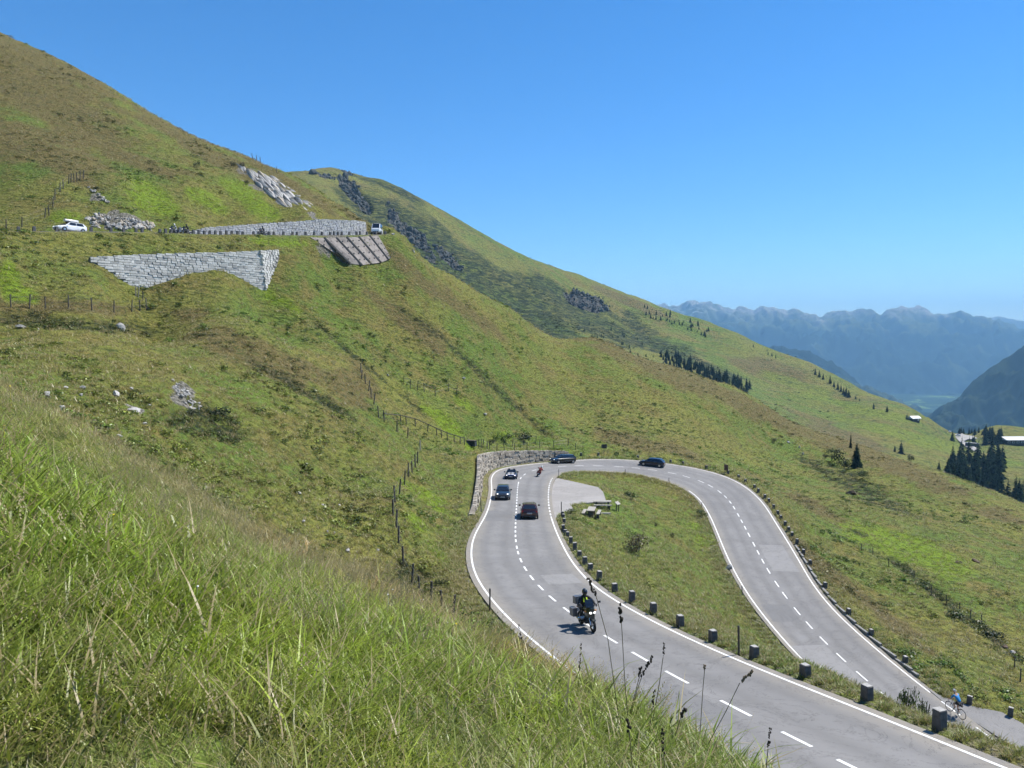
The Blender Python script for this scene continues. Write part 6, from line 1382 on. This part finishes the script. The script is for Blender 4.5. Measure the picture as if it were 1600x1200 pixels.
spruces([(rt.uniform(1498, 1575), rt.uniform(677, 682), rt.uniform(7, 14)) for _ in range(16)], 'small tree in the row behind the car park', 'trees behind the car park')
spruces([(1037 + f * 133 + rt.uniform(-6, 6), 566 + f * 52 + rt.uniform(-14, 5), rt.uniform(8, 14) + 6 * f) for f in [rt.random() for _ in range(130)]], 'spruce in the dark band of forest behind the spur', 'spruces in the band behind the spur')
spruces([(905 + f * 140 + rt.uniform(-10, 10), 520 + f * 40 + rt.uniform(-16, 14), rt.uniform(4, 8)) for f in [rt.random() for _ in range(36)]], 'small bushy tree on the shaded slope above the forest band', 'small trees on the shaded slope')
spruces([(1005 + f * 105 + rt.uniform(-4, 4), 482 + f * 38 + rt.uniform(-5, 12), rt.uniform(4, 9)) for f in [rt.random() for _ in range(38)]], 'little dark tree scattered near the crest of the long ridge', 'trees near the ridge crest')
spruces([(x, y, h_) for x, y, h_ in ((1200,555,6),(1206,557,7),(1212,560,6),(1177,542,5),(1274,586,12),(1280,590,12),(1286,594,11),(1297,600,14),(1303,605,11),(1309,609,14),(1314,612,12),(1318,617,12),(1322,620,16),(1326,622,14),(1337,624,7),(1343,627,6))], 'dark spruce on the ridge crest above the valley', 'spruces along the lower ridge crest')
for px, py, hpx, lab in ((1365,640,12,'single spruce on the ridge crest, left of two'),(1386,645,12,'single spruce on the ridge crest, right of two'),(1417,656,10,'small spruce beside the crest hut'),(1408,709,22,'pale-green spruce on the pasture behind the spur'),(1398,706,12,'smaller spruce left of pasture spruce'),(1467,736,18,'lone spruce left of the dense grove'),(1522,698,20,'spruce beside the parked bus'),(1488,690,18,'spruce at the junction of the pale car park road'),(1520,690,10,'round tree inside the car park')): spruces([(px, py, hpx)], lab, None)

# ------------------------------------------------------------------ rocks
M_rock = mat('limestone', (.38, .365, .34), .95, noise=.35, nscale=3, bump=.8); M_rockb = mat('brown_rock', (.11, .075, .05), .95, noise=.4, nscale=3, bump=.8); M_rockd = mat('grey_rock', (.25, .245, .235), .95, noise=.4, nscale=3, bump=.8)
def rock_mesh(seed, m):
    rs = random.Random(seed); bm = bmesh.new(); bmesh.ops.create_icosphere(bm, subdivisions=2, radius=.5)
    for _ in range(12):
        n_ = Vector((rs.uniform(-1, 1), rs.uniform(-1, 1), rs.uniform(-1, 1))).normalized(); d = rs.uniform(.16, .36)
        for v in bm.verts:
            e = v.co.dot(n_) - d
            if e > 0: v.co -= n_ * e
    for v in bm.verts: v.co += Vector((rs.uniform(-1, 1), rs.uniform(-1, 1), rs.uniform(-1, 1))) * .018
    me = bpy.data.meshes.new('boulder'); bm.to_mesh(me); bm.free(); me.materials.append(m); return me
M_rockt = mat('tan_rock', (.36, .31, .24), .95, noise=.35, nscale=3, bump=.8)
RKM = {m_.name: [rock_mesh(600 + k, m_) for k in range(5)] for m_ in (M_rock, M_rockb, M_rockd, M_rockt)}
def boulder(px, py, wpx, hpx, m, label, rmin=25, grp=None, parent=None, base=None):
    p = hit(px, py, rmin); s = wpx / F_PX * p[1]; h_ = hpx / F_PX * p[1]
    o = link('boulder' if parent is None else 'rock', random.choice(RKM[m.name]), None, parent); o.location = (p[0], p[1], p[2] + h_ * .25) if parent is None else Vector((p[0], p[1], p[2] + h_ * .2)) - base
    o.scale = (s, s * random.uniform(.7, 1.1), h_ * 1.5); o.rotation_euler = (random.uniform(-.3, .3), random.uniform(-.3, .3), random.uniform(0, 6))
    if parent is None: props(o, label, 'boulder', grp)
    return o
for q in [(33,512,20,8,M_rockd,'grey rock near the left edge below the fence'),(60,515,6,4,M_rock,'small pale stone right of the left-edge rock'),(188,517,17,15,M_rock,'pale upright boulder on grass below the white wall'),(73,619,13,9,M_rock,'pale rock at left end of the rock row on the brow'),(95,640,19,13,M_rock,'broad tan boulder on the brow at left'),(104,607,10,6,M_rock,'pale stone first in the upper rock row'),(129,609,14,8,M_rock,'pale stone second in the upper rock row'),(126,618,9,5,M_rock,'flat pale stone below the second row stone'),(143,615,9,4,M_rock,'flat pale stone third in the upper row'),(181,619,17,10,M_rock,'large pale boulder in the upper rock row'),(206,610,8,7,M_rock,'small grey stone right of the large pale boulder'),(232,634,11,5,M_rock,'flat pale stone left of the boulder heap'),(212,645,26,9,M_rock,'long slab of pale rock in grass left of heap'),(225,663,10,6,M_rock,'small pale stone below the long slab'),(187,683,14,6,M_rock,'flat pale stone near the brow'),(478,728,13,6,M_rock,'pale stone in the middle of the slope, upper'),(467,772,11,5,M_rock,'pale stone in the middle of the slope, lower'),(505,789,12,3,M_rock,'flat pale scree stone left of fence'),(531,790,8,3,M_rock,'flat pale scree stone beside the fence braces'),(473,816,8,5,M_rock,'white stone above the brow at centre left'),(512,831,7,4,M_rock,'tiny white stone in rough grass'),(522,833,8,4,M_rock,'white stone right of the tiny one'),(544,862,11,10,M_rock,'pointed grey boulder above the brow'),(591,860,9,4,M_rock,'white stones near the fence foot'),(606,588,6,5,M_rock,'small white stone by the upper fence'),(1139,889,14,11,M_rock,'pale concrete-like rock at inner edge of lower road'),(1330,772,24,10,M_rockb,'dark brown rock on the slope right of lower road'),(1497,880,14,6,M_rockb,'dark rock in the meadow near right edge'),(1525,878,16,5,M_rockb,'flat dark rock right of the other in meadow'),(1249,700,5,5,M_rock,'white eroded rock on spur slope, upper'),(1254,711,5,6,M_rock,'white eroded rock on spur slope, lower'),(1232,692,7,5,M_rock,'small white stone above eroded rocks'),(1571,1012,14,9,M_rockb,'brown rock in scrub at the right'),(1582,1020,14,7,M_rock,'pale rock in scrub at the right edge'),(646,394,5,8,M_rock,'small pale rock on crest right of white van'),(615,367,7,5,M_rock,'white stone at the end of the upper road'),(757,648,9,4,M_rock,'pale stone in the gully, lower'),(724,592,8,4,M_rock,'pale stone in the gully, upper')]:
    boulder(*q)
def rock_heap(pts, label, name, m_list, rmin):
    c = hit(*pts[0][:2], rmin); root = empty(name, c, label=label, cat='rocks'); b = Vector(c)
    for px, py, w_, h_ in pts: boulder(px, py, w_, h_, random.choice(m_list), None, rmin, None, root, b)
rk = random.Random(23)
hp = []
for k in range(52):
    f = rk.random(); hp.append((268 + f * 40 + rk.uniform(-7, 7), 600 + f * 38 + rk.uniform(-7, 6), rk.uniform(4, 11), rk.uniform(3, 7)))
rock_heap(hp, 'heap of pale limestone boulders lying in the slope above the brow', 'rock_heap', [M_rock, M_rock, M_rockd], 35)
oc = []
for k in range(130):
    f = rk.random(); x_ = 136 + f * 104; oc.append((x_, rk.uniform(333 + 18 * f, 359), rk.uniform(5, 11), rk.uniform(4, 8)))
for k in range(24): f = rk.random(); oc.append((137 + f * 35, 296 + f * 22 + rk.uniform(-4, 4), rk.uniform(4, 8), rk.uniform(3, 5)))
rock_heap(oc, 'pale broken rock outcrop above the upper road beside white car', 'rock_outcrop', [M_rock, M_rockd, M_rockt], 100)
# tilted strata of the rock slab
c = hit(432, 298, 140); root = empty('rock_slab', c, label='tilted slab of banded pale rock strata on the upper slope', cat='rocks'); b = Vector(c)
for k in range(20):
    t_ = k / 19; a0 = (370 + 57 * t_, 256 + 21 * t_); a1 = (452 + 45 * t_, 334 - 7 * t_); cut0, cut1 = rk.uniform(0, .12), rk.uniform(.86, 1)
    p0, p1 = (Vector(hit(a0[0] + (a1[0] - a0[0]) * f, a0[1] + (a1[1] - a0[1]) * f, 140)) for f in (cut0, cut1))
    for part in range(5):
        q0, q1 = p0.lerp(p1, part / 5 - .01), p0.lerp(p1, (part + 1) / 5 - .012); dv = q1 - q0
        mm = (M_rock, M_rockd, M_rock, M_rockt)[(k + part * (k % 2)) % 4]
        o = link('stratum', random.choice(RKM[mm.name]), None, root); o.location = (q0 + q1) / 2 - b + Vector((0, 0, rk.uniform(-.35, .2)))
        o.rotation_euler = dv.to_track_quat('X', 'Z').to_euler(); o.scale = (dv.length * 1.5, rk.uniform(.7, 1.4), rk.uniform(.9, 1.7))

# ------------------------------------------------------------------ hut, inn and car park on the far pasture
M_roofw = mat('pale_metal_roof', (.52, .53, .54), .45, noise=.08, nscale=1); M_wallw = mat('dark_timber_wall', (.055, .042, .035), .9, noise=.3, nscale=2); M_win = mat('window_glass', (.03, .04, .05), .1); M_white = mat('white_render', (.7, .69, .66), .9)
def hut(p, yaw, w_, d_, h_, rise, label, nm, nwin):
    root = empty(nm, p, (0, 0, yaw), label, 'building')
    MB().box((0, 0, h_ / 2 - 1.0), (w_, d_, h_ + 2.0)).obj('wall', M_wallw, root)
    ov = 1.0
    MB().add([(-w_ / 2 - ov, -d_ / 2 - ov, h_ - .1), (w_ / 2 + ov, -d_ / 2 - ov, h_ - .1), (w_ / 2 + ov, 0, h_ + rise), (-w_ / 2 - ov, 0, h_ + rise), (-w_ / 2 - ov, d_ / 2 + ov, h_ - .1), (w_ / 2 + ov, d_ / 2 + ov, h_ - .1), (-w_ / 2 - ov, -d_ / 2 - ov, h_ - .4), (w_ / 2 + ov, -d_ / 2 - ov, h_ - .4), (w_ / 2 + ov, d_ / 2 + ov, h_ - .4), (-w_ / 2 - ov, d_ / 2 + ov, h_ - .4)], [(0, 1, 2, 3), (3, 2, 5, 4), (6, 9, 8, 7), (0, 6, 7, 1), (4, 5, 8, 9), (0, 3, 4, 9, 6), (1, 7, 8, 5, 2)]).obj('roof', M_roofw, root)
    for k in range(nwin):
        x_ = -w_ / 2 + w_ * (k + .5) / nwin; wn = MB().box((x_, -d_ / 2 - .03, h_ * .55), (w_ / nwin * .55, .10, h_ * .35)).obj('window', M_white, root); MB().box((x_, -d_ / 2 - .07, h_ * .55), (w_ / nwin * .45, .08, h_ * .28)).obj('pane', M_win, wn)
    MB().box((w_ * .3, -d_ / 2 - .05, 1.0), (1.2, .12, 2.0)).obj('door', M_white, root)
    return root
p = far_hit(1428, 658); hut(p, .25, 7, 5, 2.2, 1.7, 'small hut with pale roof on the distant ridge crest', 'hut', 3)
p = far_hit(1590, 694); hut(p, .05, 26, 11, 4.2, 2.0, 'long dark building with pale roof at the right edge above the grove', 'inn', 7)
def far_sheet(name, pxl, m, lift=.5):
    P_ = [far_hit(x_, y_) for x_, y_ in pxl]; zz = np.polyfit([0, 1], [0, 1], 1); V = np.array(P_)
    A = np.c_[V[:, :2], np.ones(len(V))]; co = np.linalg.lstsq(A, V[:, 2], rcond=None)[0]; V[:, 2] = A @ co + lift
    return props(poly_sheet(name, V, m), kind='structure')
M_gravel = mat('pale_gravel', (.31, .295, .27), .95, noise=.2, nscale=.3)
far_sheet('car_park', [(1490,679),(1500,678),(1507,682),(1524,683),(1527,687),(1512,690),(1505,693),(1515,697),(1532,706),(1528,709),(1510,700),(1499,692)], M_gravel, .9)
far_sheet('farm_track', [(1474,739),(1486,735),(1488,738),(1476,742)], M_gravel, .6)
# parked coach
p = far_hit(1519, 700); root = empty('coach', (p[0], p[1], p[2] + .9), (0, 0, 2.3), 'small dark blue coach on the distant car park road', 'coach')
MB().box((0, 0, 1.75), (9.5, 2.5, 2.7), taper=.95).obj('body', paint('coach_blue', (.02, .03, .09)), root); MB().box((0, 0, 3.12), (8.8, 2.2, .12)).obj('roof', M_roofw, root)
for s in (-1, 1):
    MB().box((0, s * 1.235, 2.2), (8.6, .06, .9)).obj('side_windows', M_glass, root)
    for x_ in (-3, 3): MB().cyl((x_, s * 1.0, .5), (x_, s * 1.27, .5), .5, .5, 12).obj('wheel', M_tyre, root)
MB().box((4.72, 0, 2.1), (.08, 2.1, 1.2)).obj('windscreen', M_glass, root)
for k, (x_, y_, lab) in enumerate(((1484, 673.5, 'white speck of a parked car at left of the car park'), (1497, 679.5, 'white parked car at the car park entrance'))):
    p = far_hit(x_, y_ + 4); car((p[0], p[1], p[2] + .9), 1.0 + k, MATS['white_paint'], lab, lights=False)
# ------------------------------------------------------------------ haze in the valley air
hz = MB().box((3000, 7450, -50), (20000, 15100, 1500)).obj('haze', mat('tmp_haze', (1, 1, 1)))
HZ = bpy.data.materials.new('haze_air'); HZ.use_nodes = True; hn = HZ.node_tree; hn.nodes.clear()
pv = hn.nodes.new('ShaderNodeVolumePrincipled'); ho = hn.nodes.new('ShaderNodeOutputMaterial')
pv.inputs['Color'].default_value = (0.33, 0.66, 1.0, 1); pv.inputs['Density'].default_value = 0.00010; pv.inputs['Anisotropy'].default_value = 0.0
hn.links.new(pv.outputs[0], ho.inputs['Volume']); hz.data.materials.clear(); hz.data.materials.append(HZ)
props(hz, kind='stuff')
